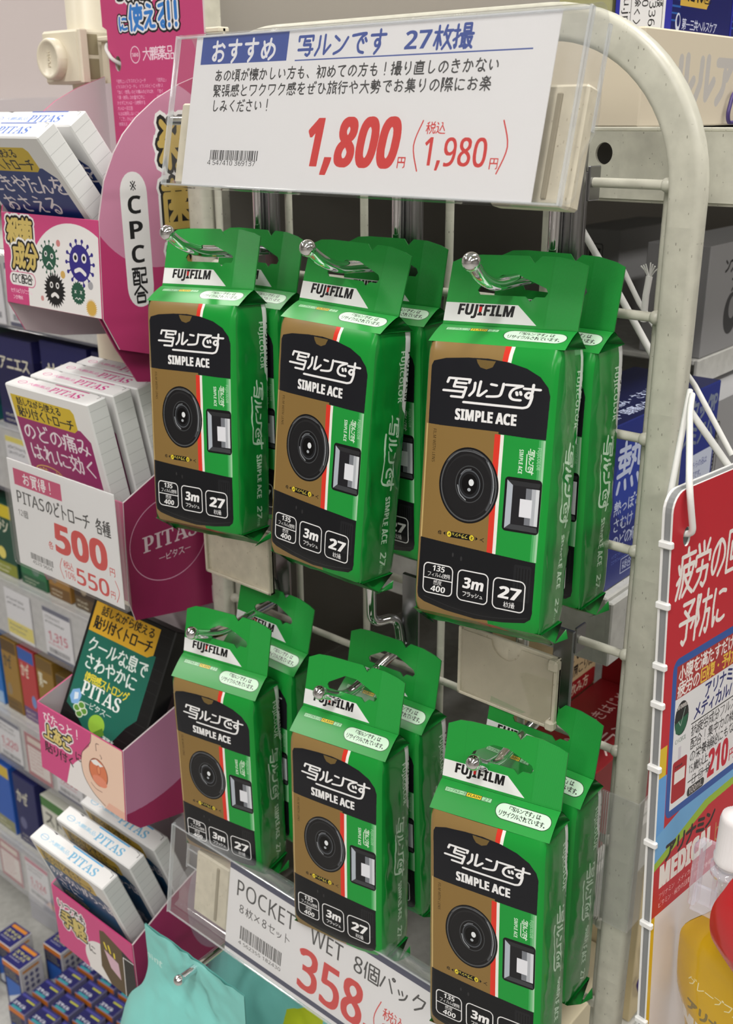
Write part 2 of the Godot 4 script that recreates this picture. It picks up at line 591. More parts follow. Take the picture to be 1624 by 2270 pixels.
# ------------------------------------------------------------------ a stroke alphabet: how a pen draws each character in a square of 100 (~ marks a curved stroke, @ a component in a box)
const GLYPH := {
	"あ": "15 22,82 22;~42 5,40 40,46 88;~66 38,50 72,28 86,16 76,22 56,50 44,78 52,84 74,62 92",
	"い": "~18 20,16 55,28 82,38 68;~70 25,82 45,84 66",
	"う": "38 8,66 14;~20 38,55 30,76 44,70 72,42 96",
	"え": "40 6,62 14;22 36,74 34,18 92;~44 64,56 66,60 88,88 90",
	"お": "12 28,62 24;~36 6,36 60,34 84,22 84,16 72,40 52,68 50,84 66,74 86,56 90;70 18,88 32",
	"か": "~10 32,58 28,62 60,50 90,38 84;~38 8,30 50,12 90;~72 24,84 40,90 58",
	"が": "@か 0 10 92 100;74 6,80 18;88 2,94 14",
	"き": "20 22,76 16;16 42,82 36;~40 4,58 40,72 64;~26 64,22 84,44 94,72 90",
	"く": "70 8,26 48,72 94",
	"け": "~20 12,16 50,20 90,28 74;40 32,88 32;~68 8,70 50,62 76,48 94",
	"こ": "~26 18,55 16,78 20;~26 58,20 80,44 88,82 84",
	"ご": "@こ 0 8 94 100;76 2,82 14;90 0,96 10",
	"さ": "16 28,80 24;~44 4,58 36,72 58;~28 62,22 80,40 92,70 92",
	"し": "~32 6,30 60,36 88,60 88,82 66",
	"じ": "@し 0 0 94 100;58 14,66 28;76 8,84 22",
	"す": "10 24,90 24;~58 4,58 50,52 66,38 66,34 52,44 42,58 48,60 70,36 98",
	"せ": "10 36,92 32;~70 8,70 60,56 62;~30 12,30 80,44 90,80 88",
	"ぜ": "@せ 0 10 92 100;78 4,84 16;92 0,98 12",
	"た": "10 24,60 20;~38 4,30 50,12 94;~54 46,72 42,88 46;~54 68,50 88,70 94,92 90",
	"だ": "@た 0 8 94 100;72 6,78 18;88 2,94 14",
	"っ": "~10 38,50 24,84 34,86 62,44 84",
	"つ": "~6 34,50 20,88 30,90 62,40 88",
	"て": "~10 20,84 14,60 30,44 56,52 84,78 92",
	"で": "@て 0 0 100 100;66 40,74 52;82 34,90 46",
	"と": "28 8,40 44;~80 26,36 50,22 74,44 92,84 88",
	"ど": "@と 0 6 92 100;74 4,80 16;90 0,96 12",
	"な": "12 24,54 20;~36 4,28 32,10 60;72 16,90 32;~66 38,66 74,54 90,36 88,34 74,54 70,74 78,88 92",
	"に": "~18 12,14 50,20 92,28 76;~46 24,66 22,88 26;~46 64,44 82,66 88,92 84",
	"の": "~54 18,46 60,26 84,12 66,20 36,54 16,84 32,88 62,56 92",
	"は": "~16 10,12 50,18 92,26 74;40 30,90 28;~68 8,68 60,66 84,48 90,40 78,56 70,76 76,90 92",
	"ひ": "~10 24,44 18,22 50,30 86,60 86,70 50,66 20,76 50,92 64",
	"び": "@ひ 0 8 92 100;76 4,82 16;90 0,96 12",
	"ぴ": "@ひ 0 8 92 100;~82 2,92 8,84 16,76 8,82 2",
	"ほ": "~16 10,12 50,18 92,26 74;40 18,88 18;40 42,90 42;~66 18,66 60,64 84,48 90,40 78,54 70,76 78,90 92",
	"ぽ": "@ほ 0 8 92 100;~88 0,98 6,90 14,82 6,88 0",
	"ま": "18 20,84 20;20 42,80 42;~50 4,50 60,48 84,32 92,22 80,36 70,60 78,82 92",
	"み": "~22 16,56 14,40 56,20 84,10 72,30 58,62 66,92 80;~78 44,74 70,58 94",
	"む": "10 28,58 26;~34 6,34 56,22 72,14 58,30 46,36 64,36 86,56 92,82 90,82 70;74 22,90 40",
	"め": "~20 20,30 56,44 82;~62 10,52 60,28 86,12 72,20 44,54 30,86 44,86 72,58 94",
	"も": "~44 6,38 60,48 92,74 88,80 62;16 32,70 32;16 56,68 56",
	"や": "~8 48,56 28,86 36,84 56,60 58;52 6,60 20;~26 16,38 56,52 96",
	"ら": "34 6,62 16;~28 26,22 64,50 44,82 54,78 80,40 96",
	"り": "~28 10,24 40,30 60,36 46;~72 8,74 50,64 76,42 96",
	"る": "~24 14,70 12,20 66,56 42,84 58,74 88,48 94,36 82,50 74,62 84",
	"れ": "26 4,26 96;~8 30,40 24,10 80,44 42,66 28,68 50,66 84,78 92,92 78",
	"わ": "26 4,26 96;~8 30,40 24,8 82,44 46,72 36,90 54,82 80,54 94",
	"を": "14 20,78 18;~46 4,34 32,14 62,38 44,54 50,54 74;~88 40,50 62,34 78,46 92,82 92",
	"ん": "~48 6,26 56,8 94,34 56,52 56,56 86,74 90,94 66",
	"ア": "10 16,88 16,62 46;~50 34,46 70,18 96",
	"イ": "84 8,50 42,10 60;54 38,54 96",
	"ィ": "84 8,50 42,10 60;54 38,54 96",
	"エ": "16 20,84 20;50 20,50 82;8 82,92 82",
	"カ": "10 30,82 30,78 80,66 92,54 86;~46 6,40 50,12 94",
	"ク": "42 6,14 50;34 22,84 22,70 62,28 96",
	"グ": "@ク 0 8 92 100;78 4,84 16;92 0,98 12",
	"ケ": "36 6,10 52;28 30,92 30;~64 30,60 66,30 96",
	"サ": "8 30,92 30;30 8,30 60;70 8,70 50,60 76,34 96",
	"シ": "20 14,40 26;10 40,30 52;~14 90,54 72,88 24",
	"ジ": "@シ 0 8 94 100;74 4,80 16;88 0,94 12",
	"ス": "16 16,80 16,52 60,10 92;56 56,90 92",
	"セ": "10 40,90 30,70 56;36 8,36 80,48 90,86 90",
	"タ": "42 6,14 50;34 22,84 22,70 62,28 96;34 46,64 66",
	"チ": "~78 8,50 18,18 20;8 46,92 46;~52 18,52 60,26 96",
	"ッ": "14 30,26 58;44 24,54 50;~90 28,72 70,30 96",
	"ツ": "14 30,26 58;44 24,54 50;~90 28,72 70,30 96",
	"テ": "24 14,76 14;8 40,92 40;~52 40,48 72,22 96",
	"デ": "@テ 0 8 92 100;80 2,86 12;93 0,99 10",
	"ト": "34 6,34 96;34 38,82 58",
	"ド": "@ト 0 0 94 100;66 8,74 22;84 4,92 18",
	"ナ": "8 34,92 34;~54 6,54 50,20 96",
	"ニ": "20 24,80 24;8 82,92 82",
	"バ": "34 22,10 88;60 22,86 86;74 6,80 18;90 2,96 14",
	"パ": "34 22,10 88;60 22,86 86;~88 2,97 9,89 17,80 9,88 2",
	"ヒ": "20 8,20 86,84 86;~80 24,52 42,20 48",
	"ピ": "@ヒ 0 8 92 100;~88 2,97 9,89 17,80 9,88 2",
	"フ": "12 16,86 16,66 66,22 96",
	"プ": "@フ 0 10 88 100;~90 0,99 7,91 15,82 7,90 0",
	"ヘ": "8 60,36 24,92 80",
	"ミ": "24 10,80 26;24 40,76 56;14 70,86 94",
	"ム": "44 8,16 82,82 76;64 50,90 92",
	"メ": "74 6,50 60,10 94;28 30,84 78",
	"ュ": "22 30,66 30,62 80;8 84,92 84",
	"ラ": "20 12,80 12;12 38,86 38,70 74,26 96",
	"リ": "24 10,24 60;76 8,76 50,66 76,36 96",
	"ル": "30 14,28 60,8 92;60 10,60 88,94 54",
	"レ": "26 8,26 90,88 46",
	"ロ": "16 18,84 18,84 90,16 90,16 18",
	"ワ": "12 50,12 16,88 16,80 60,34 96",
	"ン": "14 18,40 36;~14 90,54 72,88 26",
	"ー": "8 50,92 50",
	"、": "10 72,26 92",
	"。": "~16 76,28 84,16 94,6 84,16 76",
	"・": "44 50,56 50;50 44,50 56",
	"「": "90 6,60 6,60 60",
	"」": "10 94,40 94,40 40",
	"×": "20 20,80 80;80 20,20 80",
	"※": "20 20,80 80;80 20,20 80;50 14,50 18;50 82,50 86;14 50,18 50;82 50,86 50",
	"!": "50 4,50 66;50 88,50 92",
	"(": "~70 -6,36 50,70 106",
	")": "~30 -6,64 50,30 106",
	"木": "8 28,92 28;50 4,50 96;50 30,10 80;50 30,90 80",
	"攵": "36 4,14 40;26 24,92 24;74 24,50 66,10 96;32 36,60 72,94 96",
	"扌": "10 26,90 26;56 4,56 86,40 94,28 84;6 64,90 48",
	"日": "20 8,80 8,80 92,20 92,20 8;20 50,80 50",
	"目": "16 4,84 4,84 96,16 96,16 4;16 35,84 35;16 66,84 66",
	"月": "~20 6,20 60,8 98;20 6,82 6,82 88,68 96;20 34,82 34;20 60,82 60",
	"耳": "10 8,90 8;28 8,28 84;72 8,72 98;28 32,72 32;28 56,72 56;6 86,94 78",
	"又": "10 14,84 14,60 66,8 96;24 30,50 70,94 96",
	"頁": "6 8,94 8;50 8,44 24;20 24,80 24,80 76,20 76,20 24;20 42,80 42;20 59,80 59;38 78,10 98;62 78,92 98",
	"忄": "50 4,50 98;20 30,10 54;74 24,90 44",
	"衤": "30 4,52 16;12 28,76 28,10 66;46 48,46 98;74 42,58 56;56 58,84 72",
	"刀": "10 16,88 16,82 84,66 94,54 84;~44 16,36 60,8 96",
	"弓": "14 8,84 8,84 34,18 34,14 62,86 62,80 90,62 96,48 88",
	"長": "26 4,26 56;26 4,84 4;26 20,78 20;26 38,78 38;6 56,96 56;30 56,30 92,54 82;88 62,58 74;50 58,94 98",
	"心": "12 78,6 94;30 72,32 94,66 96,74 84;50 68,56 80;82 72,94 88",
	"阝": "14 4,14 98;14 6,60 6,36 36,64 58,34 70",
	"禾": "70 4,24 14;6 34,94 34;50 12,50 98;48 36,10 76;52 36,90 70",
	"言": "40 2,56 10;8 20,92 20;20 36,80 36;20 50,80 50;20 66,80 66,80 94,20 94,20 66",
	"亻": "60 4,14 52;42 30,42 98",
	"貝": "20 4,80 4,80 72,20 72,20 4;20 27,80 27;20 49,80 49;36 74,10 98;64 74,92 98",
	"疒": "54 0,54 12;20 14,98 14;~22 14,20 60,4 98;4 30,14 46;2 66,18 56",
	"力": "10 30,86 30,80 84,66 96,50 86;~46 4,42 56,10 96",
	"彳": "70 4,10 36;76 32,6 66;46 54,46 98",
	"口": "12 12,88 12,88 90,12 90,12 12",
	"糸": "48 2,14 26,50 34;74 18,10 60,80 54;48 54,48 98;20 68,6 88;74 64,92 84",
	"隹": "30 2,4 40;22 22,22 98;24 20,94 20;58 4,58 92;24 44,88 44;24 68,88 68;22 92,98 92",
	"金": "50 2,6 40;50 2,94 40;28 40,72 40;14 60,86 60;50 40,50 92;26 68,34 84;76 68,66 84;6 94,94 92",
	"冠": "16 4,26 22;46 2,52 20;82 2,70 22;8 46,8 28,92 28,92 46",
	"竹": "22 0,8 18;18 8,46 8;34 10,40 20;66 0,54 18;62 8,96 8;78 10,84 20",
	"火": "20 20,30 46;84 14,70 42;~50 4,48 50,8 98;52 46,94 98",
	"氵": "20 6,60 20;6 34,48 48;10 96,60 64",
	"枚": "@木 0 0 46 100;@攵 44 0 100 100",
	"撮": "@扌 0 0 32 100;@日 40 0 96 36;34 42,100 42;@耳 36 42 70 98;@又 66 48 100 98",
	"写": "8 28,8 10,92 10,92 28;44 16,38 46,80 46;42 30,74 30;80 46,78 82,66 92,54 86;8 66,94 66",
	"頃": "@ヒ 0 10 34 90;@頁 36 0 100 100",
	"懐": "@忄 0 0 26 100;32 14,98 14;65 2,65 24;38 28,92 28,92 46,38 46,38 28;56 28,56 46;74 28,74 46;32 56,98 56;62 56,32 86;52 70,52 96,70 86;90 62,72 76;62 60,96 96",
	"方": "50 2,50 20;8 22,92 22;~40 22,36 60,8 96;38 48,80 48,74 86,62 96,48 88",
	"初": "@衤 0 0 50 100;@刀 46 6 100 100",
	"直": "10 14,90 14;50 2,46 26;24 26,82 26,82 78,24 78,24 26;24 43,82 43;24 60,82 60;8 34,8 94,96 94",
	"緊": "8 4,8 44,46 44;8 4,46 4;8 18,40 18,40 32,8 32;24 4,24 18;24 32,24 44;@又 50 2 96 46;52 48,24 60,58 66;72 52,20 80,82 78;50 78,50 99;28 84,12 96;70 84,90 96",
	"張": "@弓 0 0 34 100;@長 36 0 100 100",
	"感": "14 14,94 14;14 14,14 44,4 62;24 28,56 28;24 36,52 36,52 54,24 54,24 36;64 2,70 40,96 60,98 48;86 22,66 56;80 2,90 10;@心 0 0 100 100",
	"旅": "@方 0 0 46 100;64 2,50 32;58 18,98 18;64 38,94 32;62 40,62 92,78 82;78 38,96 96;94 52,80 64",
	"行": "28 4,6 30;32 28,6 60;22 48,22 98;46 16,92 16;40 42,98 42;74 42,74 88,60 96,52 88",
	"大": "8 34,92 34;~50 4,48 46,8 96;52 36,92 96",
	"勢": "8 14,46 14;28 2,28 28;4 28,50 28;16 30,8 42;36 30,48 40;28 36,28 52;10 44,46 44;4 56,50 54;56 18,84 18,84 48,98 50;~68 4,66 34,52 58;58 30,72 42;18 66,84 66,78 92,66 99;~48 56,44 78,12 99",
	"集": "34 2,14 30;26 16,26 56;28 14,88 14;58 2,56 54;28 28,84 28;28 42,84 42;26 56,92 56;6 68,94 68;50 58,50 99;48 70,8 94;52 70,92 94",
	"際": "@阝 0 0 34 100;46 4,34 34;44 12,62 12,36 48;44 26,54 34;66 8,92 8,66 50;70 18,98 46;46 52,86 52;36 66,98 66;66 66,66 98;50 74,38 92;82 74,96 90",
	"楽": "36 12,64 12,64 46,36 46,36 12;36 29,64 29;50 2,46 12;18 12,26 24;24 38,10 50;84 10,74 24;74 36,92 50;6 62,94 62;50 48,50 99;48 64,10 94;52 64,90 94",
	"円": "12 96,12 10,88 10,88 84,76 94;50 10,50 50;12 50,88 50",
	"税": "@禾 0 0 44 100;54 4,60 18;88 2,78 18;52 24,92 24,92 50,52 50,52 24;62 50,60 74,42 97;78 50,78 88,84 94,98 90,98 74",
	"込": "12 8,24 20;6 40,24 40,24 76,6 92;~24 76,44 92,98 94;56 8,66 10,66 26,42 72;66 30,92 72",
	"話": "@言 0 0 44 100;92 4,60 12;48 34,98 34;74 10,74 58;54 58,94 58,94 94,54 94,54 58",
	"使": "@亻 0 0 32 100;32 16,98 16;40 30,92 30,92 54,40 54,40 30;~66 2,66 60,34 98;44 62,66 86,98 98",
	"貼": "@貝 0 0 46 100;70 4,70 50;70 24,98 24;52 50,94 50,94 94,52 94,52 50",
	"付": "@亻 0 0 36 100;36 28,98 28;78 4,78 86,68 96,56 88;50 48,60 64",
	"痛": "@疒 0 0 100 100;42 28,84 28,66 40;52 34,68 42;40 44,40 98;40 44,92 44,92 90,84 97;40 60,92 60;40 76,92 76;66 44,66 97",
	"効": "30 2,30 18;4 20,58 20;18 28,8 46;42 28,54 44;42 44,30 74,4 98;16 44,34 76,58 98;@力 56 0 100 100",
	"買": "12 4,88 4,88 26,12 26,12 4;37 4,37 26;63 4,63 26;@貝 14 32 86 100",
	"得": "@彳 0 0 32 100;@日 40 0 96 40;36 50,98 50;36 66,98 66;78 50,78 90,66 97,56 90;48 74,58 84",
	"各": "42 2,12 38;36 16,76 16,44 44,6 58;30 22,64 44,94 56;26 64,76 64,76 94,26 94,26 64",
	"種": "@禾 0 0 42 100;90 2,54 10;44 22,98 22;52 34,92 34,92 64,52 64,52 34;52 49,92 49;72 8,72 94;48 78,96 78;42 94,99 94",
	"個": "@亻 0 0 30 100;34 6,96 6,96 96,34 96,34 6;42 32,88 32;65 16,65 54;48 54,82 54,82 80,48 80,48 54",
	"息": "44 0,38 10;20 10,80 10,80 58,20 58,20 10;20 26,80 26;20 42,80 42;@心 0 0 100 100",
	"用": "~18 6,18 60,6 98;18 6,86 6,86 86,72 96;18 34,86 34;18 60,86 60;52 6,52 94",
	"上": "46 6,46 90;46 40,84 40;6 90,94 90",
	"手": "78 4,22 14;14 34,86 34;6 58,94 58;~50 10,54 70,46 94,32 88",
	"軽": "4 14,46 14;10 28,40 28,40 64,10 64,10 28;10 46,40 46;2 78,48 78;25 2,25 98;54 8,92 8,76 36,52 52;60 18,76 40,98 52;56 66,96 66;76 52,76 92;50 92,99 92",
	"殺": "12 6,48 40;48 6,10 40;4 50,56 50;30 40,30 98;26 56,6 84;36 56,54 76;64 6,62 30,54 40;64 6,84 6,84 36,98 36;60 50,90 50,74 76,52 98;64 58,98 96",
	"菌": "6 14,94 14;34 2,34 26;66 2,66 26;10 32,90 32,90 98,10 98,10 32;68 40,32 46;24 56,78 56;50 44,50 90;48 58,24 84;52 58,76 80",
	"成": "14 24,92 24;~18 24,18 66,4 98;18 48,46 48,44 80,32 80;~60 2,66 50,84 94,96 76;88 40,56 94;76 4,90 14",
	"分": "36 4,8 48;62 4,94 46;26 48,76 48,72 84,60 96,46 88;~48 48,42 74,16 98",
	"配": "2 8,52 8;6 30,48 30,48 94,6 94,6 30;20 8,20 46,14 54;34 8,34 50,44 50;6 74,48 74;60 10,94 10,94 46,62 46;62 46,62 88,98 90,98 74",
	"合": "50 2,6 48;50 2,94 48;28 46,72 46;22 60,78 60,78 96,22 96,22 60",
	"鵬": "@月 0 4 28 98;@月 26 4 54 98;76 2,70 12;60 12,92 12,92 42;60 12,60 60;60 27,92 27;60 42,92 42;60 58,98 58,94 90,86 96;54 76,52 92;66 74,68 86;76 74,79 84",
	"薬": "6 10,94 10;34 1,34 20;66 1,66 20;@楽 0 20 100 100",
	"品": "@口 22 0 78 46;@口 0 52 46 100;@口 54 52 100 100",
	"疲": "@疒 0 0 100 100;36 36,96 36,90 50;~36 36,36 70,26 98;66 24,66 54;40 56,88 56,68 80,42 98;50 62,72 84,98 98",
	"労": "@冠 0 0 100 100;18 58,84 58,78 88,64 98,50 90;~48 42,42 74,10 98",
	"予": "20 8,82 8,54 32;30 24,60 42;6 48,94 48,78 66;52 48,52 86,38 96,26 88",
	"防": "@阝 0 0 38 100;@方 36 0 100 100",
	"回": "10 8,90 8,90 96,10 96,10 8;34 34,66 34,66 70,34 70,34 34",
	"復": "@彳 0 0 32 100;50 2,38 22;46 12,96 12;48 22,88 22,88 54,48 54,48 22;48 38,88 38;58 54,38 78;54 64,88 64,60 86,36 99;50 72,70 88,98 98",
	"腹": "@月 0 4 36 98;50 2,40 22;46 12,96 12;48 22,90 22,90 54,48 54,48 22;48 38,90 38;58 54,40 78;54 64,90 64,62 86,40 99;50 72,70 88,98 98",
	"小": "50 4,50 88,36 96,24 86;28 34,8 74;70 32,92 72",
	"満": "@氵 0 0 28 100;34 16,98 16;54 4,54 32;80 4,80 32;54 32,80 32;36 46,36 98;36 46,96 46,96 90,86 97;66 32,66 84;50 58,50 82,82 82,82 58",
	"抗": "@扌 0 0 34 100;68 2,68 18;38 22,98 22;50 40,50 66,34 96;50 40,82 40,82 84,98 88,98 72",
	"中": "14 24,86 24,86 64,14 64,14 24;50 4,50 98",
	"維": "@糸 0 0 44 100;@隹 42 0 100 100",
	"持": "@扌 0 0 34 100;42 14,94 14;68 2,68 34;36 34,99 34;38 56,98 56;80 38,80 88,70 97,60 90;48 68,58 82",
	"栄": "@冠 0 0 100 92;@木 6 42 94 100",
	"養": "30 2,38 12;70 2,60 12;16 14,84 14;20 26,80 26;4 40,96 40;50 14,50 40;40 40,6 62;60 40,94 62;32 52,70 52,70 76,32 76,32 52;32 64,70 64;32 76,26 96,50 90;60 78,84 97",
	"補": "@衤 0 0 48 100;46 18,98 18;70 2,70 98;50 34,50 98;50 34,94 34,94 88,86 96;50 54,94 54;50 72,94 72;84 2,94 10",
	"給": "@糸 0 0 44 100;@合 42 0 100 100",
	"歳": "50 0,50 28;50 12,86 12;22 10,22 28;4 28,96 28;~14 38,14 70,2 98;14 40,96 40;24 54,52 54;38 54,38 88;26 64,20 82;48 64,54 80;~62 30,68 70,92 97,97 84;88 52,60 92",
	"以": "16 10,18 78,44 62;46 22,58 40;~84 6,78 56,42 96;70 66,94 96",
	"袋": "30 2,10 32;22 18,22 44;40 20,92 12;~56 2,64 30,86 46,94 36;74 0,86 8;6 54,94 54;46 56,8 84;38 66,38 96,60 84;84 62,64 74;52 58,94 96",
	"熱": "8 14,46 14;28 2,28 28;4 28,50 28;16 30,8 42;36 30,48 40;28 36,28 58;10 46,46 46;4 64,50 60;56 20,84 20,84 54,98 58;~68 4,66 36,52 66;58 34,72 46;12 78,6 96;34 78,38 94;60 78,66 94;84 76,94 94",
	"頭": "4 8,46 8;10 26,40 26,40 54,10 54,10 26;14 64,18 82;38 62,34 82;2 90,48 86;@頁 48 0 100 100",
	"肩": "16 6,86 6;22 18,82 18,82 34,22 34;22 18,22 44,6 97;@月 30 40 88 100",
	"錠": "@金 0 0 48 100;74 0,74 10;50 28,50 12,98 12,98 28;56 40,94 40;76 40,76 86;76 62,96 62;60 56,56 80,46 98;58 76,70 94,99 96",
	"剤": "30 2,30 14;4 16,60 16;46 18,32 36,6 48;16 20,34 36,60 46;~18 54,16 76,6 98;46 54,46 98;18 64,46 64;18 78,46 78;74 12,74 70;94 4,94 86,84 96,76 90",
	"陳": "@阝 0 0 34 100;36 16,98 16;44 30,90 30,90 60,44 60,44 30;44 45,90 45;67 2,67 98;64 62,34 92;70 62,99 92",
	"列": "4 10,62 10;30 10,8 52;26 34,56 34,44 66,8 96;26 50,42 62;74 12,74 70;94 4,94 86,84 96,76 90",
	"空": "50 0,50 12;8 28,8 14,92 14,92 28;36 18,30 38,10 48;60 18,60 40,88 40;16 58,84 58;50 58,50 94;6 94,94 94",
	"箱": "@竹 0 0 100 100;@木 0 22 48 100;@目 50 28 94 100",
	"客": "50 0,50 10;8 26,8 12,92 12,92 26;40 22,16 46;36 32,72 32,44 54,6 66;30 38,62 54,94 64;28 70,74 70,74 98,28 98,28 70",
	"様": "@木 0 0 42 100;48 4,56 14;86 2,76 14;42 18,96 18;46 32,92 32;40 46,98 46;68 18,68 92,58 97;44 60,60 62,42 92;92 54,74 68;72 60,96 92",
	"相": "@木 0 0 48 100;@目 52 6 98 98",
	"談": "@言 0 0 44 100;@火 46 0 98 50;@火 44 48 100 100",
	"祝": "24 4,40 14;6 26,46 26,8 64;28 44,28 98;34 50,46 60;54 10,92 10,92 46,54 46,54 10;62 46,60 74,40 97;78 46,78 86,84 92,98 88,98 72",
	"除": "@阝 0 0 34 100;66 2,36 44;66 2,98 44;50 42,82 42;40 60,94 60;66 42,66 88,58 96;50 70,40 90;82 70,94 88",
	"第": "@竹 0 0 100 100;16 30,84 30,84 48,18 48,14 66,90 66,86 86,74 92;50 30,50 99;44 68,8 94",
	"一": "6 50,94 50",
	"三": "14 14,86 14;22 50,78 50;6 90,94 90",
	"共": "32 4,32 64;68 4,68 64;10 26,90 26;4 64,96 64;34 72,10 96;66 72,90 96",
	"度": "50 0,50 12;14 12,96 12;~16 12,16 60,4 98;26 28,92 28;42 18,42 46,76 46,76 18;30 58,82 58,56 84,22 98;38 64,62 86,96 98",
	"切": "6 44,48 32;26 8,26 80,46 70;50 16,92 16,86 84,72 94,60 86;~68 16,62 60,40 96",
	"入": "34 8,50 10,52 30,8 96;50 28,94 96",
	"総": "@糸 0 0 44 100;62 2,50 26;78 2,96 24;68 20,54 46,90 42;78 32,94 50;52 66,48 92;62 60,64 92,84 94,88 82;72 56,78 70;90 62,98 82",
	"飲": "@亻 0 0 20 60;24 2,4 30;24 2,46 26;14 34,40 34,40 64,14 64,14 34;14 49,40 49;14 64,12 96,34 88;60 4,50 40;56 24,94 24,86 44;~72 36,70 66,46 98;72 56,98 98",
	"ず": "@す 0 8 92 100;76 4,82 16;90 0,96 12",
	"ウ": "50 2,50 18;14 44,14 20,86 20,78 60,36 96",
	"人": "~50 6,44 60,8 96;50 30,92 96",
	"実": "50 0,50 10;8 26,8 12,92 12,92 26;22 30,78 30;28 44,72 44;6 58,94 58;50 20,50 58;48 60,12 96;52 60,92 96",
	"時": "@日 0 4 36 90;46 14,94 14;70 2,70 34;38 34,99 34;40 56,98 56;80 38,80 88,70 97,60 90;48 68,58 82",
	"次": "8 14,26 28;6 92,30 60;54 4,40 42;48 22,94 22,84 44;~66 38,62 70,36 98;66 58,98 98",
	"水": "50 4,50 90,38 84;8 34,38 34,12 80;88 22,60 44;52 40,94 86",
	"物": "18 10,8 34;10 26,44 22;26 4,26 98;4 64,44 52;62 4,50 40;58 22,96 22,90 84,78 92;72 24,48 66;84 24,58 82",
	"量": "@日 24 0 76 30;6 38,94 38;@日 24 44 76 74;50 44,50 96;14 84,86 84;4 96,96 96",
	"間": "10 6,10 98;10 6,42 6,42 40,10 40;10 22,42 22;90 6,90 88,80 96;58 6,90 6;58 6,58 40,90 40;58 22,90 22;@日 28 46 72 94",
	"ち": "14 22,82 22;~44 4,34 48,24 60,50 46,78 52,78 78,40 96",
	"ズ": "@ス 0 8 92 100;78 4,84 16;92 0,98 12",
	"ビ": "@ヒ 0 8 92 100;76 2,82 14;90 0,96 10",
	"ブ": "@フ 0 10 90 100;78 2,84 12;92 0,98 10",
	"マ": "10 18,88 18,56 58;36 42,64 78",
}

# ------------------------------------------------------------------ what is printed on things
const INK := Color(0.09, 0.09, 0.10)
const PAPER := Color(0.90, 0.90, 0.91)
const PRICE_RED := Color(0.80, 0.13, 0.12)

func sheet(w: float, h: float, scale: float, paper: Color) -> Sheet:
	return Sheet.new(w, h, scale, paper, GLYPH)

# the brush-like title 写ルンです with its long underline, drawn in a box w by h
func film_logo(s: Sheet, x: float, y: float, w: float, h: float, wide: float, c: Color, turn := 0.0) -> void:
	var keep := s.t
	s.t = s.t * Transform2D(turn, Vector2(x, y)) * Transform2D(Vector2(w / 512.0, 0), Vector2(-0.10 * w / 512.0, h / 165.0), Vector2(0.03 * w, 0))
	var k := wide * 512.0 / w
	s.lines([10, 36, 16, 8, 136, 8, 132, 30], k, c)
	s.lines([58, 10, 50, 62, 120, 62, 110, 128, 44, 128], k, c)
	s.lines([56, 35, 116, 35], k, c)
	s.lines([-6, 92, 112, 92], k, c)
	s.curve([166, 26, 166, 76, 146, 112], k, c)
	s.lines([196, 14, 192, 106, 204, 106, 236, 70], k, c)
	s.lines([256, 26, 286, 30], k, c)
	s.curve([322, 16, 320, 60, 308, 96, 244, 106], k, c)
	s.lines([336, 20, 424, 20], k, c)
	s.curve([424, 20, 378, 46, 366, 84, 384, 108, 426, 110], k, c)
	s.lines([398, 62, 404, 78], k, c)
	s.lines([418, 58, 424, 74], k, c)
	s.lines([434, 34, 520, 34], k, c)
	s.curve([480, 6, 480, 60, 468, 92, 448, 78, 460, 58, 480, 66, 482, 100, 472, 144, 446, 158], k, c)
	s.lines([446, 158, 120, 158], k, c)
	s.t = keep

func maker_logo(s: Sheet, x0: float, x1: float, y: float, size: float, turn := 0.0) -> void:
	var keep := s.t
	s.t = s.t * Transform2D(turn, Vector2(x0, y))
	var w := x1 - x0
	s.latin_fit("FUJIFILM", 0, w, 0, size, INK, "Droid Sans", true, 0.08, size * 0.035)
	s.rect(w * 0.385, -size * 1.12, w * 0.05, size * 0.5, Color(0.82, 0.12, 0.12))
	s.t = keep

